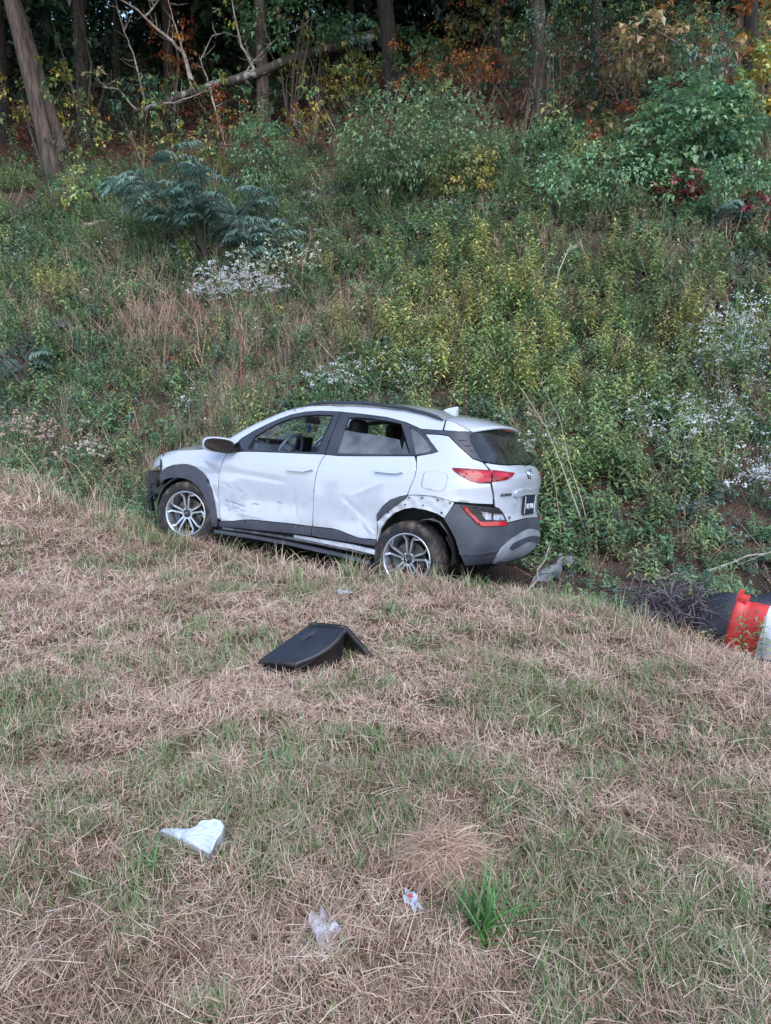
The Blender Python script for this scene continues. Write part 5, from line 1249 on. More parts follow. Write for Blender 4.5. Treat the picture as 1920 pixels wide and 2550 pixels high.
def foliage(n, rx, ry, rz, pal, ls, lw, per=13, cl=.16, shell=.45, c=(0, 0, 0)):
    mb = MB(); c = Vector(c)
    for i in range(max(1, n // per)):
        while True:
            v = Vector((U(-1, 1), U(-1, 1), U(-1, 1)))
            if v.length <= 1: break
        v = v.normalized() * (v.length ** shell) * U(.75, 1.12)
        q0 = Vector((v.x * rx, v.y * ry, v.z * rz)); base = ch(pal); k0 = U(.75, 1.2)
        r = cl * U(.6, 1.3) * (rx + rz) * .5
        for k in range(per):
            q = q0 + Vector((U(-1, 1), U(-1, 1), U(-.8, .8))) * r
            d = (Vector((v.x, v.y, v.z * .4)) + Vector((U(-1, 1), U(-1, 1), U(-.8, .35)))).normalized(); l = ls * U(.6, 1.25)
            mb.leaf(c + q, d, (U(-.4, .4), U(-.4, .4), 1), l, l * lw * U(.8, 1.15), tuple(x * k0 for x in vary(base, .18, .07)), U(.05, .25), U(.05, .45))
    return mb
def stems(base_r, tops, col, sides=5):
    mb = MB()
    for (p, r) in tops:
        p = Vector(p); m = p * .5 + Vector((U(-.1, .1), U(-.1, .1), .08)) * p.length
        mb.tube([(U(-.03, .03), U(-.03, .03), -.1), tuple(m), tuple(p)], [r, r * .7, r * .3], sides, col, caps=False)
    return mb
def bush(name, label, pal, ls, n, xy, dx, h, rx, rz, lw):
    x, y = xy; z = gz(x, y)
    o = empty(name, (x, y, z)); tag(o, label, 'branch' if 'bough' in name or 'branch' in name else ('tree' if name in ('sapling', 'cedar') else 'shrub'), 'shrubs and saplings along the tree line')
    ry = rx * .8
    foliage(int(n * 1.3), rx * 1.1, ry, rz * 1.2, pal, ls * 1.1, lw, c=(dx, -.25, h + .02)).obj('foliage', VEG, o)
    tops = [((dx + U(-.7, .7) * rx, U(-.7, .7) * ry, h + U(-.5, .8) * rz), .012 + .012 * (rx + rz)) for _ in range(5)]
    stems(.02, tops, (.09, .07, .06)).obj('stem', STEM, o)
    return o
for b in BUSHES: bush(*b)

def trunk_mesh(r, H, lean, dy=0., wob=.06, seg=16, sides=14):
    mb = MB(); pts = []; rad = []
    ph = U(0, 6)
    for i in range(seg + 1):
        t = i / seg; z = -.4 + (H + .4) * t
        pts.append((lean * z + wob * math.sin(ph + 3 * t), dy * z + wob * math.cos(ph + 2.3 * t), z)); rad.append(r * (1 + .55 * math.exp(-max(0, z) / .35)) * (1 - .55 * t))
    mb.tube(pts, rad, sides, jit=.07); return mb
crown_mesh = None
def crown_data():
    return foliage(5200, 4.4, 4.4, 4.8, SHADE + SHADE + LEAFG[:1] + [AUT_Y[2]], .30, .6, per=17, cl=.13, shell=.5, c=(0, 0, 0))
cr = crown_data(); CROWN = mesh_data('crown', cr.v, cr.f, VEG, False, cr.c)
for (nm, lb, k, (x, y), lean, r) in TREES:
    o = empty(nm, (x, y, gz(x, y))); tag(o, lb, 'tree', 'tree trunks of the wood')
    H = 12. + 3 * U(0, 1)
    trunk_mesh(r, H, lean, U(-.02, .02)).obj('trunk', BARK_P if k == 'P' else BARK_D, o, smooth=True, cols=False)
    limbs = MB()
    for j in range(5):
        z = U(.5, .95) * H; a = U(0, 2 * PI); p0 = Vector((lean * z, 0, z)); limbs.tube([tuple(p0), tuple(p0 + unit(a, .5) * 1.2), tuple(p0 + unit(a, .35) * 2.6)], [r * .35, r * .22, r * .08], 6)
    limbs.obj('limb', BARK_P if k == 'P' else BARK_D, o, cols=False)
    c = bpy.data.objects.new('crown', CROWN); COL.objects.link(c); c.parent = o; c.location = (lean * H * .7, 0, H * .5 + 3.0 + U(-.2, .9)); c.rotation_euler = (0, 0, U(0, 6.3)); c.scale = (U(.85, 1.15),) * 2 + (U(.8, 1.1),)
    if nm == 'vine_tree':
        foliage(4200, .72, .62, 2.5, LEAFG + DKG + DKG + BLUEG, .085, .6, per=13, cl=.10, shell=.7, c=(lean * 2.4, -.2, 2.9)).obj('vine_foliage', VEG, o)
        mb = MB()
        for j in range(26):
            a = U(0, 6.3); rr = U(.15, .5); mb.tube([(rr * math.cos(a), rr * math.sin(a), -.05), (rr * .7 * math.cos(a + .5), rr * .7 * math.sin(a + .5), U(.6, 1.2)), (rr * .4 * math.cos(a + 1), rr * .4 * math.sin(a + 1), U(1.6, 2.6))], [.008, .006, .004], 4, vary(BROWN[0], .2), caps=False)
        mb.obj('vine_stem', STEM, o)

# the fallen tree and its bare limbs
ft_base = Vector((-3.91, 25.1, 9.33 - 1.6))
ft = empty('fallen_tree', (-1.14, 26.3, gz(-1.14, 26.3))); tag(ft, 'fallen tree with a lichen spotted trunk and pale bare limbs, propped across the wood edge', 'tree')
O = Vector(ft.location)
def rel(pts): return [tuple(Vector(p) - O) for p in pts]
def finer(pts, k=4, j=.03):
    out = []
    for a, b in zip(pts, pts[1:]):
        for i in range(k): out.append(tuple(Vector(a).lerp(Vector(b), i / k) + Vector((U(-j, j), U(-j, j), U(-j, j)))))
    return out + [pts[-1]]
tr = finer(rel([(-7.44, 24.0, 7.95), (-6.65, 24.2, 8.25), (-5.76, 24.5, 8.63), (-4.84, 24.8, 8.97), (-3.91, 25.1, 9.33), (-2.97, 25.5, 9.79), (-2.0, 25.9, 10.2), (-1.14, 26.3, 10.56), (.2, 26.9, 11.1)]), 3, .03)
mb = MB(); mb.tube(tr, [.05 + .12 * (i / len(tr)) ** .7 for i in range(len(tr))], 10, jit=.1); mb.obj('trunk', BARK_L, ft, smooth=True, cols=False)
for pts, r in (([(-3.96, 25.1, 9.31), (-4.1, 25.0, 9.63), (-4.3, 24.9, 9.94), (-4.41, 24.9, 10.35), (-4.46, 24.8, 10.74), (-4.53, 24.8, 11.4)], .055),
               ([(-5.78, 24.6, 8.96), (-5.99, 24.5, 9.68), (-6.43, 24.5, 10.1), (-6.8, 24.4, 10.33), (-7.18, 24.4, 10.75), (-7.9, 24.3, 11.1)], .06), ([(-7.01, 24.4, 10.59), (-6.7, 24.4, 10.85), (-6.4, 24.4, 11.2)], .035),
               ([(-7.06, 24.1, 8.2), (-7.19, 24.0, 8.89), (-7.32, 24.0, 9.52), (-7.48, 23.9, 10.0), (-7.62, 23.8, 10.6)], .03), ([(-5.78, 24.5, 8.7), (-6.03, 24.5, 9.89), (-6.23, 24.5, 10.52), (-6.33, 24.5, 11.2)], .032),
               ([(-5.24, 24.6, 8.75), (-5.07, 24.5, 7.95), (-4.85, 24.4, 7.15)], .032), ([(-5.29, 24.6, 8.85), (-5.44, 24.4, 9.44), (-5.03, 24.3, 10.03), (-4.66, 24.2, 10.1)], .022), ([(-4.39, 25.0, 9.08), (-4.0, 25.0, 9.63), (-3.13, 25.0, 10.28), (-2.4, 25.0, 10.6)], .022),
               ([(-7.32, 24.0, 8.0), (-7.75, 23.9, 8.5), (-8.2, 23.8, 8.55)], .03), ([(-6.65, 24.2, 8.2), (-6.2, 24., 8.2), (-5.4, 24., 8.45)], .035)):
    q = finer(rel(pts), 3, .02); mb = MB(); mb.tube(q, [r * (1 - .75 * i / len(q)) for i in range(len(q))], 6)
    for j in range(9):
        p = Vector(ch(q[2:])); e = unit(U(0, 6.3), U(-.2, 1.2)); L_ = U(.2, .7); mb.tube([tuple(p), tuple(p + e * L_ * .5), tuple(p + e * L_ + Vector((U(-.1, .1), 0, U(0, .15))))], [.010, .007, .003], 4, caps=False)
    mb.obj('limb', BARK_W, ft, cols=False)
for (cx, cz, y, n, rx, rz, pal) in ((-6.9, 8.6, 23.9, 260, .75, .28, LEAFG + BLUEG), (-6.0, 8.75, 24.2, 160, .5, .2, LEAFG + GOLD), (-5.1, 8.95, 24.5, 110, .5, .2, GOLD + LEAFG), (-7.7, 8.2, 23.8, 130, .3, .3, BLUEG + LEAFG), (-5.9, 9.7, 24.3, 90, .5, .5, AUT_O)):
    foliage(n, rx, .5, rz, pal, .13, .55, c=tuple(Vector((cx, y, cz)) - O)).obj('leaf_spray', VEG, ft)['kind'] = 'stuff'

# feathery mimosa saplings
def frond(mb, p, az, el, L, pal, pairs=13):
    p = Vector(p); e = el; pts = []
    for i in range(7): pts.append(p.copy()); p = p + unit(az, e) * L / 6; e -= .22
    c = ch(pal)
    mb.tube([tuple(q) for q in pts], [.006, .005, .005, .004, .003, .002, .001], 3, vary(c, .2), caps=False)
    for k in range(pairs):
        t = .15 + .85 * (k + .5) / pairs; i = min(5, int(t * 6)); q = pts[i].lerp(pts[i + 1], t * 6 - i); l = L * .34 * math.sin(PI * (.18 + .75 * t)) + .03
        for sg in (1, -1):
            d = unit(az + sg * 1.05, -.15 + U(-.2, .2))
            mb.leaf(q, d, (0, 0, 1), l, l * .19, vary(c, .2, .05), .1, U(.15, .35), .5)
def mimosa(x, y, h, spread, n, label, lean=(0, 0)):
    o = empty('mimosa_sapling', (x, y, gz(x, y))); tag(o, label, 'shrub', 'feathery mimosa saplings on the slope')
    mb = MB(); sb = MB(); brs = []
    for j in range(7):
        a = j * 0.9 + U(-.3, .3); top = Vector((lean[0] + math.cos(a) * spread * U(.35, .9), lean[1] + math.sin(a) * spread * .6, h * U(.65, 1.05)))
        sb.tube([(0, 0, -.05), tuple(top * .5 + Vector((0, 0, .15))), tuple(top)], [.03, .02, .01], 5, (.10, .085, .08), caps=False); brs.append(top)
    for j in range(n):
        b = ch(brs); t = U(.45, 1); q = b * t + Vector((0, 0, .3 * t * (1 - t))); frond(mb, q, U(0, 2 * PI), U(-.1, .8), U(.45, .8), MIMO)
    mb.obj('foliage', VEG, o); sb.obj('stem', STEM, o)
mimosa(-3.75, 16.4, 1.95, 2.0, 170, 'wide feathery blue green sapling spreading on the upper left slope', (-.2, 0))
mimosa(-2.75, 15.6, 1.2, .9, 50, 'small feathery sapling hanging right of the wide one, above white flowers', (.2, 0))
mimosa(-6.3, 13.1, .7, .8, 16, 'low feathery sapling among weeds at the left edge')
mimosa(6.0, 12.9, .6, .5, 18, 'small feathery sapling at the right edge of the slope')

# forest floor: fallen leaves, undergrowth and the wood beyond
def fallen_leaves():
    n = 15000; x = rng.uniform(-15, 14, n); y = rng.uniform(13, 40, n); b = bank_b(x, y); ok = (b > 7 + 3 * vnoise(x, y, .7, 31)) & (np.abs(x) < .56 * y + 1.5); x, y = x[ok], y[ok]; n = len(x)
    P = np.stack([x, y, ground_z(x, y) + .015], -1); pal = np.concatenate([pick(AUT_O[2:3] + BROWN[:1], n // 3), pick(BROWN, n // 3), pick([lin(120, 76, 60), lin(104, 62, 50), lin(140, 98, 72)], n - 2 * (n // 3))]); rng.shuffle(pal)
    S = [blades(P, rng.uniform(0, 6.3, n), rng.uniform(.1, .9, n), rng.uniform(.08, .15, n), rng.uniform(.06, .11, n), rng.uniform(-.6, .8, n), rng.uniform(-.6, .6, n), pal, 2)]
    o = join_blades('fallen_leaves', S, VEG); tag(o, 'brown and orange fallen leaves on the forest floor', 'leaves', kind='stuff')
fallen_leaves()
def spray(n, r, pal, ls): return foliage(n, r, r, r * .6, pal, ls, .55, per=9, cl=.25, shell=.5).obj('spray', VEG, link=False)
under = [spray(45, .45, AUT_Y + GOLD, .12), spray(45, .45, AUT_O, .11), spray(50, .5, LEAFG, .12), spray(60, .5, SHADE, .11), spray(45, .45, TAN, .13), spray(45, .4, LEAFG + GOLD, .12), dead_stems(7, 1.3), dead_stems(6, 1.6)]
n = 2500; x = rng.uniform(-20, 18, n); y = rng.uniform(15, 46, n); b = bank_b(x, y); ok = (b > 9.6) & (np.abs(x) < .57 * y + 2) & (rng.random(n) < .35 + .65 * vnoise(x, y, .35, 41)); x, y = x[ok], y[ok]; n = len(x)
idx = rng.choice(8, n, p=[.09, .06, .22, .35, .05, .11, .07, .05]); h = np.where(idx > 5, 0, rng.gamma(2., .45, n))
scatter('forest_undergrowth', under, np.stack([x, y, ground_z(x, y) + h], -1), np.stack([rng.uniform(-.3, .3, n), rng.uniform(-.3, .3, n), rng.uniform(0, 6.3, n)], -1), rng.uniform(.7, 1.5, n), idx, 'mixed autumn undergrowth between the tree trunks', 'undergrowth')
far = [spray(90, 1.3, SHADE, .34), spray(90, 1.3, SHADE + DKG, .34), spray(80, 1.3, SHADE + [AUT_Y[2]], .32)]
n = 4600; x = rng.uniform(-42, 42, n); y = rng.uniform(31, 62, n); zz = rng.uniform(0, 1, n) ** 1.3 * 17
ok = (y > 38) | (zz > 3.0); x, y, zz = x[ok], y[ok], zz[ok]; n = len(x)
scatter('far_wood', far, np.stack([x, y, ground_z(x, y) + zz], -1), np.stack([rng.uniform(-.5, .5, n), rng.uniform(-.5, .5, n), rng.uniform(0, 6.3, n)], -1), rng.uniform(.9, 1.7, n), rng.integers(0, 3, n), 'dark mass of trees deep in the wood', 'wood')

# ------------------------------------------------------------------ flowering clumps and single stalks on the bank
def plant_obj(src, name, x, y, label, cat, group, sc=1., rz=0., dz=-.02):
    o = src; o.name = name; COL.objects.link(o); o.location = (x, y, gz(x, y) + dz); o.scale = (sc,) * 3; o.rotation_euler = (0, 0, rz)
    return tag(o, label, cat, group)
AG = 'flowering clumps on the bank'
for (x, y, h, n, nf, fl, colr, sp, lb) in (
    (-2.72, 14.5, .95, 40, 60, .015, CREAM, 1.1, 'bright white flowering clump below the feathery sapling'),
    (-2.05, 15.1, .85, 34, 40, .013, lin(206, 210, 190), 1.2, 'greenish white flowering clump right of the brightest one'),
    (-.70, 11.4, .55, 14, 24, .012, CREAM, .7, 'small white flowering clump behind the front part of the roof'),
    (.35, 11.2, .55, 16, 24, .012, lin(222, 226, 222), .8, 'white flowering clump behind the rear part of the roof'),
    (4.15, 7.95, .75, 18, 40, .014, CREAM, .6, 'dense white flowering clump at the right edge, level with the number plate'),
    (3.75, 9.0, .75, 18, 34, .012, CREAM, .8, 'white flowering clump left of the dense one at the right edge'),
    (4.95, 10.2, .8, 20, 30, .011, CREAM, 1., 'loose white flowering clump high at the right edge'),
    (1.9, 9.3, .6, 14, 26, .010, lin(206, 214, 204), .7, 'pale flowering clump just right of the tailgate glass'),
    (-5.35, 11.25, .85, 18, 46, .016, lin(204, 176, 166), .7, 'dusty pink seed head clump at the left edge'),
    (-4.6, 11.0, .7, 10, 34, .015, lin(206, 196, 184), .5, 'cream seed head clump right of the dusty pink one')):
    plant_obj(aster(h, n, nf, fl, colr, WEED, sp, .6), 'flowering_weed', x, y, lb, 'flowers', AG)
def stalk(name, pts, r, col, lb, cat='stalk', twigs=0, seeds=None, group='single stalks'):
    x, y = pts[0][0], pts[0][1]; z = gz(x, y); o = empty(name, (x, y, z)); tag(o, lb, cat, group)
    q = [Vector((p[0] - x, p[1] - y, p[2])) for p in pts]; mb = MB(); n = len(q); mb.tube([tuple(p) for p in q], [r * (1 - .7 * i / (n - 1)) for i in range(n)], 5, col)
    for k in range(twigs):
        i = random.randrange(n // 2, n); p = q[i]; e = unit(U(0, 6.3), U(.3, 1.3)) * U(.1, .3); mb.tube([tuple(p), tuple(p + e)], [r * .35, r * .12], 4, col, caps=False)
    mb.obj('stem', STEM, o)
    if seeds:
        mb = MB(); pal, ns, t0, rr = seeds
        for k in range(ns):
            t = U(t0, 1) * (n - 1); i = min(n - 2, int(t)); p = q[i].lerp(q[i + 1], t - i) + Vector((U(-rr, rr), U(-rr, rr), U(-.02, .02))); mb.leaf(p, unit(U(0, 6.3), U(-.2, 1.2)), (0, 0, 1), U(.02, .035), .016, vary(ch(pal), .25))
        mb.obj('seed_head', STEM, o)
PALE = lin(172, 160, 142)
stalk('bare_stalk', [(2.33, 8.2, -.05), (2.15, 8.25, .42), (1.98, 8.3, .85), (1.80, 8.3, 1.25), (1.55, 8.35, 1.62)], .009, PALE, 'long pale bare stalk leaning left behind the tailgate', twigs=7)
stalk('bare_stalk', [(2.36, 8.15, -.05), (2.22, 8.2, .45), (2.06, 8.25, .9), (1.95, 8.3, 1.35), (1.72, 8.3, 1.75)], .0075, PALE, 'pale stalk crossing just right of the long leaning one', twigs=9)
stalk('bare_stalk', [(2.0, 8.05, -.05), (1.96, 8.1, .35), (1.88, 8.1, .8), (1.80, 8.15, 1.05)], .006, PALE, 'short thin pale stalk near the bumper corner', twigs=5)
stalk('dock_stalk', [(1.05, 10.0, -.05), (1.06, 10.0, .5), (1.05, 10.02, .9), (1.04, 10.05, 1.3)], .012, lin(84, 62, 56), 'dark seed stalk standing behind the roof antenna', seeds=([lin(96, 70, 60), lin(74, 52, 46)], 90, .35, .02))
stalk('dock_stalk', [(-2.30, 11.9, -.05), (-2.28, 11.9, .5), (-2.27, 11.95, .95), (-2.31, 12.0, 1.15)], .011, lin(140, 92, 78), 'red brown dock stalk above the hood', seeds=([lin(150, 92, 74), lin(128, 78, 66)], 130, .3, .035))
stalk('dead_stalk', [(-1.6, 14.6, -.05), (-1.55, 14.6, .5), (-1.4, 14.65, 1.0)], .012, lin(150, 124, 104), 'branching tan seed stalk on the upper slope', twigs=16)
stalk('dead_stalk', [(-2.9, 13.3, -.05), (-3.0, 13.3, .45), (-3.2, 13.35, .9)], .010, lin(96, 74, 70), 'dark dead stalk below the brightest white flowers', twigs=16)
stalk('dead_stalk', [(-3.6, 12.2, -.05), (-3.75, 12.2, .5), (-3.95, 12.25, .95)], .010, lin(70, 58, 56), 'thin dark stem on the left slope', twigs=8)
stalk('dead_stalk', [(2.75, 12.6, -.05), (2.8, 12.6, .4), (2.95, 12.65, .75), (3.05, 12.6, .8)], .010, lin(196, 192, 170), 'pale drooping seed plume high on the right slope', seeds=([lin(214, 212, 190)], 90, .5, .04))
for j, (x, y, az_, lb) in enumerate(((-3.5, 8.9, 2.6, 'dry grass straw arching left of the front wheel'), (-3.9, 9.3, 2.2, 'tall dry straw bending beside the front wheel'), (-4.6, 9.9, 2.9, 'pale straw leaning over the left ditch edge'), (-3.0, 9.7, 2.9, 'long straw lying over the hood front'))):
    e = unit(az_, 0); stalk('tall_straw', [(x, y, -.03), (x + e.x * .12, y, .35), (x + e.x * .3, y, .62), (x + e.x * .55, y, .75)], .0035, vary(STRAW[3], .1), lb, 'straw', group='tall straws at the ditch')

def dead_branch(pts, r, lb, mat=BARK_W, tw=10, nm='dead_branch'):
    x, y, _ = pts[0]; o = empty(nm, (x, y, gz(x, y))); tag(o, lb, 'branch', 'dead wood on the slope'); O_ = Vector(o.location)
    q = finer([tuple(Vector((p[0], p[1], gz(p[0], p[1]) + p[2])) - O_) for p in pts], 3, .03); mb = MB(); mb.tube(q, [r * (1 - .7 * i / len(q)) for i in range(len(q))], 6)
    for k in range(tw):
        p = Vector(ch(q[1:])); e = unit(U(0, 6.3), U(-.1, .9)) * U(.15, .6); mb.tube([tuple(p), tuple(p + e)], [r * .3, r * .1], 4, caps=False)
    mb.obj('limb', mat, o, cols=False)
dead_branch([(3.0, 13.6, .25), (3.5, 13.7, .3), (4.1, 13.9, .4), (4.7, 14.0, .3)], .016, 'grey dead branch lying across the right slope', BARK_D, tw=16)
dead_branch([(-6.9, 18.0, .2), (-6.4, 18.0, .22), (-5.9, 18.05, .2)], .05, 'pale broken log on the upper left slope', tw=3)
dead_branch([(1.25, 6.9, .08), (1.6, 7.2, .15), (1.95, 7.5, .2)], .012, 'reddish fallen twig under the rear bumper', BARK_D, 6)
dead_branch([(1.25, 6.35, .05), (1.45, 6.7, .30), (1.62, 7.0, .5)], .010, 'thin bent twig standing in the ditch behind the bumper', BARK_W, 5)
dead_branch([(2.6, 7.2, .04), (2.85, 7.15, .06), (3.0, 7.3, .05)], .016, 'short pale stick on the bare red soil', BARK_W, 2)
dead_branch([(3.0, 6.6, .3), (3.6, 6.7, .45), (4.2, 6.9, .5)], .010, 'long thin twig above the traffic drum', BARK_W, 8)
dead_branch([(-1.8, 15.2, .3), (-1.2, 15.3, .35), (-.5, 15.5, .45)], .012, 'brown dead branch right of the feathery saplings', BARK_D, 12)

# ------------------------------------------------------------------ debris on the verge and in the ditch
SEATB = pmat('black_moulded_panel', lin(44, 49, 60), .55, base2=lin(36, 40, 50), scale=6, bump=.5, bscale=260)
SEATE = pmat('black_panel_edge', lin(30, 30, 34), .5, base2=lin(66, 62, 60), scale=7, lo=.5, hi=.7)
SLOT_SHADE = pmat('slot_shade', lin(8, 8, 9), 1., spec=0., var=.1)
def seat_panel():
    o = empty('seat_panel', (-.36, 3.7, gz(-.36, 3.7))); tag(o, 'black moulded car seat panel with a slot, lying bent on the mown grass', 'car part'); O_ = Vector(o.location)
    # top face between four edges, bulged
    Dp, Cp, A, B = (Vector(p) for p in ((-.667, 3.661, -.085), (-.465, 3.56, -.055), (-.437, 3.95, -.01), (-.215, 3.74, .055)))
    nu, nv = 44, 40; V = []
    def top(u, v):            # u: near-left -> far-right, v: far edge -> near edge
        # far edge D..A, near edge C..B with its outward sweep
        f = Dp.lerp(A, u); nr = Cp.lerp(B, u) + Vector((.03, -.02, -.008)) * math.sin(PI * min(1, u * 1.05)) * .9
        p = f.lerp(nr, v); p.z += .010 * math.sin(PI * u) * math.sin(PI * v)
        # slot: a pressed hollow
        du, dv = (u - .72) / .14, (v - .36) / .05; k = math.exp(-(du ** 4) - (dv ** 2)); p.z -= .045 * k
        return p
    for i in range(nu + 1):
        for j in range(nv + 1): V.append(tuple(top(i / nu, j / nv) - O_))
    F = [(i * (nv + 1) + j, i * (nv + 1) + j + 1, (i + 1) * (nv + 1) + j + 1, (i + 1) * (nv + 1) + j) for i in range(nu) for j in range(nv)]
    mobj('top_panel', V, F, SEATB, o)
    per = [(i / nu, 0) for i in range(nu + 1)] + [(1, j / nv) for j in range(1, nv + 1)] + [(1 - i / nu, 1) for i in range(1, nu + 1)] + [(0, 1 - j / nv) for j in range(1, nv)]
    V = []
    for (u, v) in per:
        p = top(u, v); g_ = gz(p.x, p.y); c = Vector((-.40, 3.74, p.z)); out = (p - c); out.z = 0; out.normalize()
        for k, (dz, do) in enumerate(((.0, 0), (-.006, .008), (-.022, .010), (-.030, -.004))): V.append(tuple(Vector((p.x + out.x * do, p.y + out.y * do, p.z + dz)) - O_))
        q = Vector((p.x - out.x * .03, p.y - out.y * .03, min(p.z - .04, g_ + .0))); V.append(tuple(q - O_))
    n = len(per); F = [(i * 5 + k, i * 5 + k + 1, ((i + 1) % n) * 5 + k + 1, ((i + 1) % n) * 5 + k) for i in range(n) for k in range(4)]
    mobj('side_wall', V, F, SEATE, o)
    # near-black patch laid in the slot, its shade put into the colour
    V = []; ns = 20
    for k in range(ns):
        t = 2 * PI * k / ns; p = top(.72 + .115 * math.copysign(abs(math.cos(t)) ** .6, math.cos(t)), .36 + .045 * math.sin(t)); q = top(.72, .36)
        V.append(tuple(p + Vector((0, 0, .002)) - O_)); 
    for k in range(ns):
        t = 2 * PI * k / ns; p = top(.72 + .08 * math.cos(t), .36 + .02 * math.sin(t)); V.append(tuple(p + Vector((0, 0, -.012)) - O_))
    mobj('slot', V, [(k, (k + 1) % ns, ns + (k + 1) % ns, ns + k) for k in range(ns)] + [tuple(range(ns, 2 * ns))], SLOT_SHADE, o, smooth=False)
    # the bent arm on the right
    V = []; ni, nj = 10, 10
    for j in range(nj + 1):
        v = .02 + .80 * j / nj; p0 = top(1, v)
        for i in range(ni + 1):
            t = i / ni; sh = .10 * t; q = p0 + Vector((.185 * t, .012 * t - .03 * (j / nj - .5) * t, .012 * math.sin(PI * min(1, t * 2.2)) * (t < .5) - .175 * max(0, t - .12) ** 1.25 / .88 ** 1.25)); V.append(tuple(q - O_))
    F = [(j * (ni + 1) + i, j * (ni + 1) + i + 1, (j + 1) * (ni + 1) + i + 1, (j + 1) * (ni + 1) + i) for j in range(nj) for i in range(ni)]
    fl_ = mobj('folded_flap', V, F, SEATE, o); md = fl_.modifiers.new('thickness', 'SOLIDIFY'); md.thickness = .024; md.offset = 0
seat_panel()

FOAM = pmat('white_foam', lin(196, 204, 218), .9, base2=lin(182, 190, 204), scale=25, bump=.25, bscale=120)
FOAMS = pmat('grey_foam_skin', lin(150, 148, 152), .6, base2=lin(120, 116, 116), scale=14)
def foam_piece():
    ol = [(-0.75, 2.153, -0.021), (-0.739, 2.159, -0.016), (-0.701, 2.15, -0.008), (-0.672, 2.14, -0.003), (-0.645, 2.134, 0.002), (-0.62, 2.14, 0.011), (-0.613, 2.151, 0.017), (-0.6, 2.153, 0.021), (-0.583, 2.146, 0.024), (-0.563, 2.146, 0.03), (-0.541, 2.134, 0.032), (-0.525, 2.114, 0.03), (-0.527, 2.092, 0.022), (-0.541, 2.07, 0.01), (-0.544, 2.032, 0.007), (-0.549, 2.008, 0.005), (-0.607, 2.057, -0.005), (-0.669, 2.103, -0.016), (-0.708, 2.128, -0.018)]
    o = empty('foam_chunk', (-.63, 2.10, gz(-.63, 2.1))); tag(o, 'broken chunk of white foam with a grey skin, lying on the mown grass', 'foam'); O_ = Vector(o.location)
    ol = [Vector(p) + Vector((0, 0, .014)) for p in ol]; xy = [Vector((p.x, p.y)) for p in ol]; poly = [(p.x, p.y) for p in ol]
    gx, gy = np.meshgrid(np.arange(-.75, -.52, .010), np.arange(2.0, 2.165, .010)); gx, gy = gx.ravel(), gy.ravel(); ok = inside(gx, gy, poly)
    pts = xy + [Vector((a, b)) for a, b in zip(gx[ok], gy[ok])]
    r = geometry.delaunay_2d_cdt(pts, [(i, (i + 1) % len(xy)) for i in range(len(xy))], [], 1, 1e-6)
    arr = np.array([tuple(p) for p in ol]); V = []
    for v in r[0]:
        dd = (arr[:, 0] - v.x) ** 2 + (arr[:, 1] - v.y) ** 2; w = 1 / (dd + 4e-4); edge_ = dd.min() < 1e-9; z = float(arr[dd.argmin(), 2]) if edge_ else float((w * arr[:, 2]).sum() / w.sum()); V.append((v.x - O_.x, v.y - O_.y, z - O_.z + (0 if edge_ else U(-.0008, .0012))))
    F = [tuple(f) if (Vector(V[f[1]]) - Vector(V[f[0]])).cross(Vector(V[f[2]]) - Vector(V[f[0]])).z > 0 else tuple(reversed(f)) for f in r[2]]
    mobj('torn_face', V, F, FOAM, o, smooth=False)
    V = []; n = len(ol)
    for p in ol:
        g_ = gz(p.x, p.y)
        V += [tuple(p - O_), (p.x - O_.x + U(-.002, .002), p.y - O_.y - .004, (p.z + g_) / 2 + .012 - O_.z), (p.x - O_.x, p.y - O_.y + .008, g_ + .004 - O_.z)]
    F = [(i * 3 + k, i * 3 + k + 1, ((i + 1) % n) * 3 + k + 1, ((i + 1) % n) * 3 + k) for i in range(n) for k in range(2)]
    mobj('skin', V, F, FOAMS, o, smooth=False)
foam_piece()

PAPER = pmat('white_tissue', lin(184, 190, 206), .8, base2=lin(166, 170, 184), scale=30)
PAPER_D = pmat('dirty_tissue', lin(182, 180, 188), .85, base2=lin(140, 124, 116), scale=22, lo=.42, hi=.62)
SHREDM = pmat('blue_white_plastic_shred', lin(176, 186, 202), .4, base2=lin(170, 182, 200), scale=40)
def crumple(name, x, y, sx, sy, h, mat, label, cat, rz=0., n=14, red=None, seed=0):
    V = []; rs = np.random.default_rng(seed + 100)
    ph = rs.uniform(0, 6.3, 8); fq = rs.uniform(2, 5, 8)
    for i in range(n + 1):
        for j in range(n + 1):
            u, v = i / n * 2 - 1, j / n * 2 - 1
            z = sum(abs(math.sin(fq[k] * (u * math.cos(k) + v * math.sin(k)) + ph[k])) for k in range(5)) / 5
            ex = 1 + .25 * math.sin(5 * math.atan2(v, u) + ph[0])
            V.append((u * sx * ex * (1 - .35 * abs(v)), v * sy * ex, h * z * 1.3 + rs.uniform(-.004, .004)))
    F = [(i * (n + 1) + j, (i + 1) * (n + 1) + j, (i + 1) * (n + 1) + j + 1, i * (n + 1) + j + 1) for i in range(n) for j in range(n)]
    o = mobj(name, V, F, mat, smooth=False); o.location = (x, y, gz(x, y) + .034); o.rotation_euler = (.2, .1, rz)
    tag(o, label, cat)
    return o
c1 = crumple('paper_scrap', .075, 1.83, .021, .032, .012, PAPER, 'small torn white scrap with a red mark, left of the green grass tuft', 'litter', .5, seed=1)
REDI = pmat('red_print', lin(190, 70, 60), .7, var=.2)
mb = MB(); mb.box((-.012, -.002, .034), (.006, .005, .0012)); mb.obj('red_mark', REDI, c1, cols=False)
crumple('crumpled_tissue', -.165, 1.70, .038, .065, .012, PAPER_D, 'crumpled dirty white tissue near the bottom of the picture', 'litter', .3, seed=2)
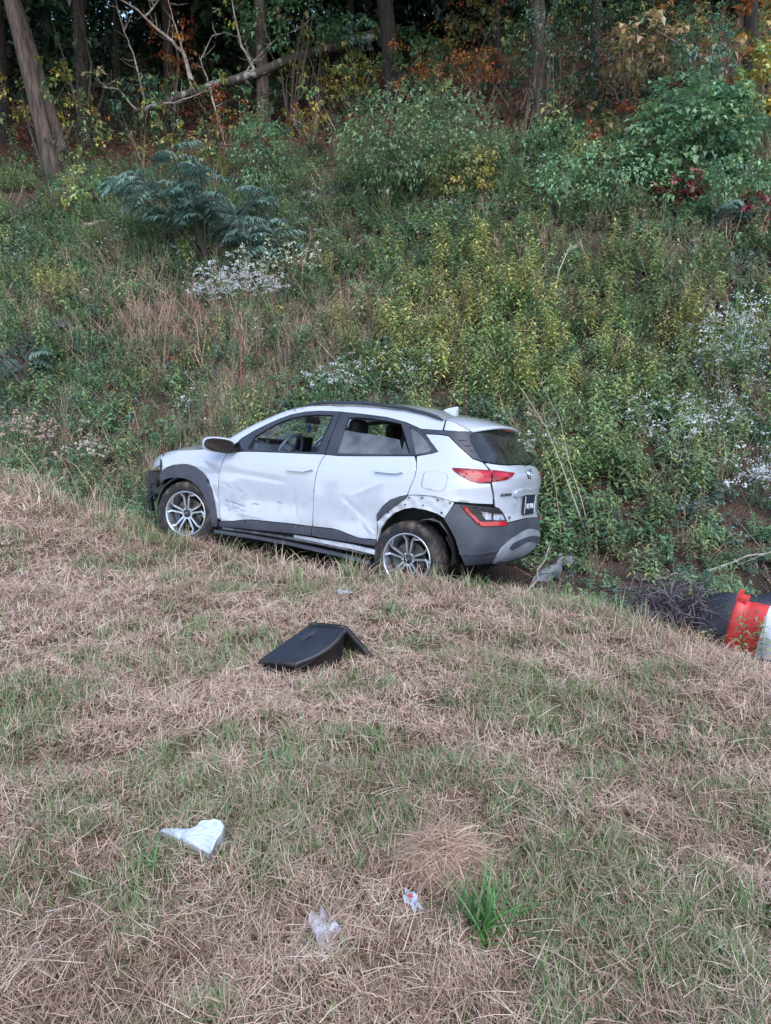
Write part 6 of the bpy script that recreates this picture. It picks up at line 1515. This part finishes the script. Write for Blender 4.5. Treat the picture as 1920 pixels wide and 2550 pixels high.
crumple('plastic_shred', -.30, 5.2, .06, .025, .03, SHREDM, 'small pale plastic shred on the grass between car and seat panel', 'litter', .2, seed=3)

# straw heap and green tufts in the verge
def mound(name, x, y, rx, ry, h, n, pal, lb):
    a = rng.uniform(0, 2 * PI, n); r = np.sqrt(rng.random(n)); px_ = x + rx * r * np.cos(a); py_ = y + ry * r * np.sin(a); z = ground_z(px_, py_) + h * (1 - r ** 2) * rng.uniform(.55, 1.05, n) + .02
    S = [blades(np.stack([px_, py_, z], -1), a + PI / 2 * rng.choice([-1, 1], n) + rng.normal(0, .7, n), rng.uniform(-.25, .3, n), rng.uniform(.05, .15, n), rng.uniform(.0018, .0030, n), rng.uniform(-.2, .9, n), rng.uniform(-.7, .7, n), pick(pal, n, .15), 3)]
    o = join_blades(name, S, DRY); tag(o, lb, 'straw'); return o
mound('straw_heap', .185, 2.04, .14, .12, .10, 2300, STRAW_D + [lin(176, 146, 128), lin(196, 164, 146)] + STRAW[4:5], 'raised heap of loose cut straw above the bright green tuft')
def tuft_thing(x, y, n, L, w, sp, lb, pal=None, el=(.7, 1.5)):
    pal = pal or [lin(84, 150, 70), lin(100, 166, 82), lin(72, 132, 64)]
    P = np.stack([x + rng.normal(0, sp, n), y + rng.normal(0, sp, n), np.zeros(n)], -1); P[:, 2] = ground_z(P[:, 0], P[:, 1])
    S = [blades(P, rng.uniform(0, 6.3, n), rng.uniform(*el, n), rng.uniform(.5, 1.1, n) * L, rng.uniform(.7, 1.2, n) * w, rng.uniform(.2, 1.3, n), rng.uniform(-.4, .4, n), pick(pal, n, .15), 4)]
    o = join_blades('grass_tuft', S, VEG); tag(o, lb, 'grass', 'bright green grass tufts in the verge'); return o
tuft_thing(.27, 1.76, 80, .22, .0075, .035, 'largest bright green grass tuft, right of the small torn scrap')
tuft_thing(-.755, 2.0, 9, .10, .014, .012, 'short broad bladed green sprout beside the white foam chunk', el=(.8, 1.4))
tuft_thing(.05, 4.75, 34, .16, .007, .05, 'green grass tuft between the rear wheel and the seat panel')
tuft_thing(-.16, 3.52, 7, .17, .012, .02, 'few tall green blades in front of the black seat panel')
tuft_thing(-.37, 2.62, 40, .17, .006, .06, 'loose green tuft between the seat panel and the straw heap')
tuft_thing(.28, 3.2, 16, .15, .006, .03, 'thin green tuft right of the seat panel')

# traffic drum, black sheet and root tangle
DR = pmat('red_drum_plastic', lin(208, 66, 64), .5, base2=lin(176, 54, 52), scale=7, lo=.45, hi=.75, bump=.1, bscale=60)
DW = pmat('white_drum_band', lin(206, 210, 222), .45, base2=lin(166, 164, 164), scale=8, lo=.5, hi=.8)
def drum():
    o = empty('traffic_drum', (2.78, 5.62, -.70)); tag(o, 'red and white striped plastic traffic drum lying on its side in the ditch', 'traffic drum')
    ax = Vector((.80, -.585, -.12)).normalized(); o.rotation_euler = ax.to_track_quat('X', 'Z').to_euler(); o.scale = (1, .55, 1.12)
    segs = [('end_band', DR, [(.05, .0), (.205, .0), (.228, .006), (.234, .02), (.234, .06), (.222, .066), (.224, .12), (.232, .126), (.236, .24)]), ('white_band', DW, [(.2365, .24), (.238, .36)]), ('red_band', DR, [(.240, .36), (.25, .52)]), ('white_band', DW, [(.2505, .52), (.26, .68)]), ('end_band', DR, [(.262, .68), (.29, .90), (.29, .94), (.1, .94)])]
    for nm, m, pr in segs:
        mb = MB(); mb.lathe(pr, 'x', 56); mb.obj(nm, m, o, smooth=True, cols=False)
    mb = MB(); mb.box((.02, .0, .255), (.022, .07, .035), taper=.7); mb.box((.055, .0, .238), (.03, .10, .014)); mb.obj('carry_handle', DR, o, cols=False)
drum()
SHEET = pmat('black_rubber_sheet', lin(40, 42, 52), .5, base2=lin(72, 74, 84), scale=5, lo=.45, hi=.75, bump=.2, bscale=20)
def sheet():
    o = empty('black_sheet', (2.9, 6.05, gz(2.9, 6.05))); tag(o, 'curved black plastic sheet in the ditch behind the traffic drum', 'plastic sheet'); O_ = Vector(o.location)
    nu, nv = 24, 8; V = []
    for i in range(nu + 1):
        u = i / nu; x = 2.62 + 1.0 * u; top = -.80 + .14 * sstep(np.array(u / .35)).item() + .12 * u + .03 * math.sin(7 * u); y = 6.05 - .05 * u
        for j in range(nv + 1):
            v = j / nv; V.append(tuple(Vector((x + .02 * math.sin(3 * v), y + .20 * math.cos(PI * v * .75 + .2) - .10, top - .30 * v * v + .05 * math.sin(PI * v) + .012 * math.sin(9 * u + 4 * v))) - O_))
    F = [(i * (nv + 1) + j, (i + 1) * (nv + 1) + j, (i + 1) * (nv + 1) + j + 1, i * (nv + 1) + j + 1) for i in range(nu) for j in range(nv)]
    ob = mobj('sheet', V, F, SHEET, o); md = ob.modifiers.new('thickness', 'SOLIDIFY'); md.thickness = .008
sheet()
def roots():
    o = empty('root_tangle', (2.45, 6.02, gz(2.45, 6.02))); tag(o, 'tangled clump of grey dead roots left of the traffic drum', 'roots'); mb = MB()
    for k in range(260):
        a = U(0, 6.3); p = Vector((U(-.32, .28), U(-.2, .2), U(.05, .30))); pts = [tuple(p)]
        d = unit(a, U(-.2, 1.3))
        for i in range(6):
            p = p + d * U(.03, .07); d = (d + Vector((U(-.7, .7), U(-.7, .7), U(-.75, .35)))).normalized(); p.z = max(p.z, -.02); pts.append(tuple(p))
        mb.tube(pts, [U(.003, .006)] * 4 + [.003, .002, .001], 4, vary(ch([lin(96, 88, 92), lin(122, 112, 116), lin(70, 62, 64)]), .2), caps=False)
    mb.obj('root', STEM, o)['kind'] = 'stuff'
roots()
SHARD = pmat('pale_grey_plastic', lin(120, 124, 136), .5, base2=lin(84, 84, 90), scale=8)
SHARD_D = pmat('dark_green_grey_plastic', lin(78, 88, 90), .5, base2=lin(60, 66, 70), scale=8)
def shard(x, y, h, pts, th, mat, rot, lb):
    z = gz(x, y) + h; n = len(pts); V = [(p[0], p[1], p[2] if len(p) > 2 else 0) for p in pts]; V += [(a, b, c - th) for a, b, c in V]
    F = [tuple(range(n)), tuple(range(2 * n - 1, n - 1, -1))] + [(i, i + n, (i + 1) % n + n, (i + 1) % n) for i in range(n)]
    o = mobj('plastic_shard', V, F, mat, smooth=False); o.location = (x, y, z); o.rotation_euler = rot; tag(o, lb, 'car part', 'broken plastic in the ditch')
shard(1.66, 7.3, .05, [(-.2, -.05), (-.05, -.10), (.16, -.04, .02), (.22, .08, .03), (.05, .10), (-.12, .05)], .01, SHARD, (.5, -.2, .3), 'pale grey plastic shard in the ditch right of the rear bumper')
shard(1.93, 7.65, .10, [(-.08, -.06), (.06, -.08), (.10, .0, .02), (.04, .08, .03), (-.02, .03), (-.07, .06)], .012, SHARD, (.9, .2, -.2), 'upright pale plastic shard farther along the ditch')
shard(1.38, 6.35, .05, [(-.22, -.06), (.05, -.12), (.24, .02, .03), (.10, .09), (-.15, .05)], .012, SHARD_D, (.4, -.15, .5), 'dark plastic panel piece lying at the ditch edge')
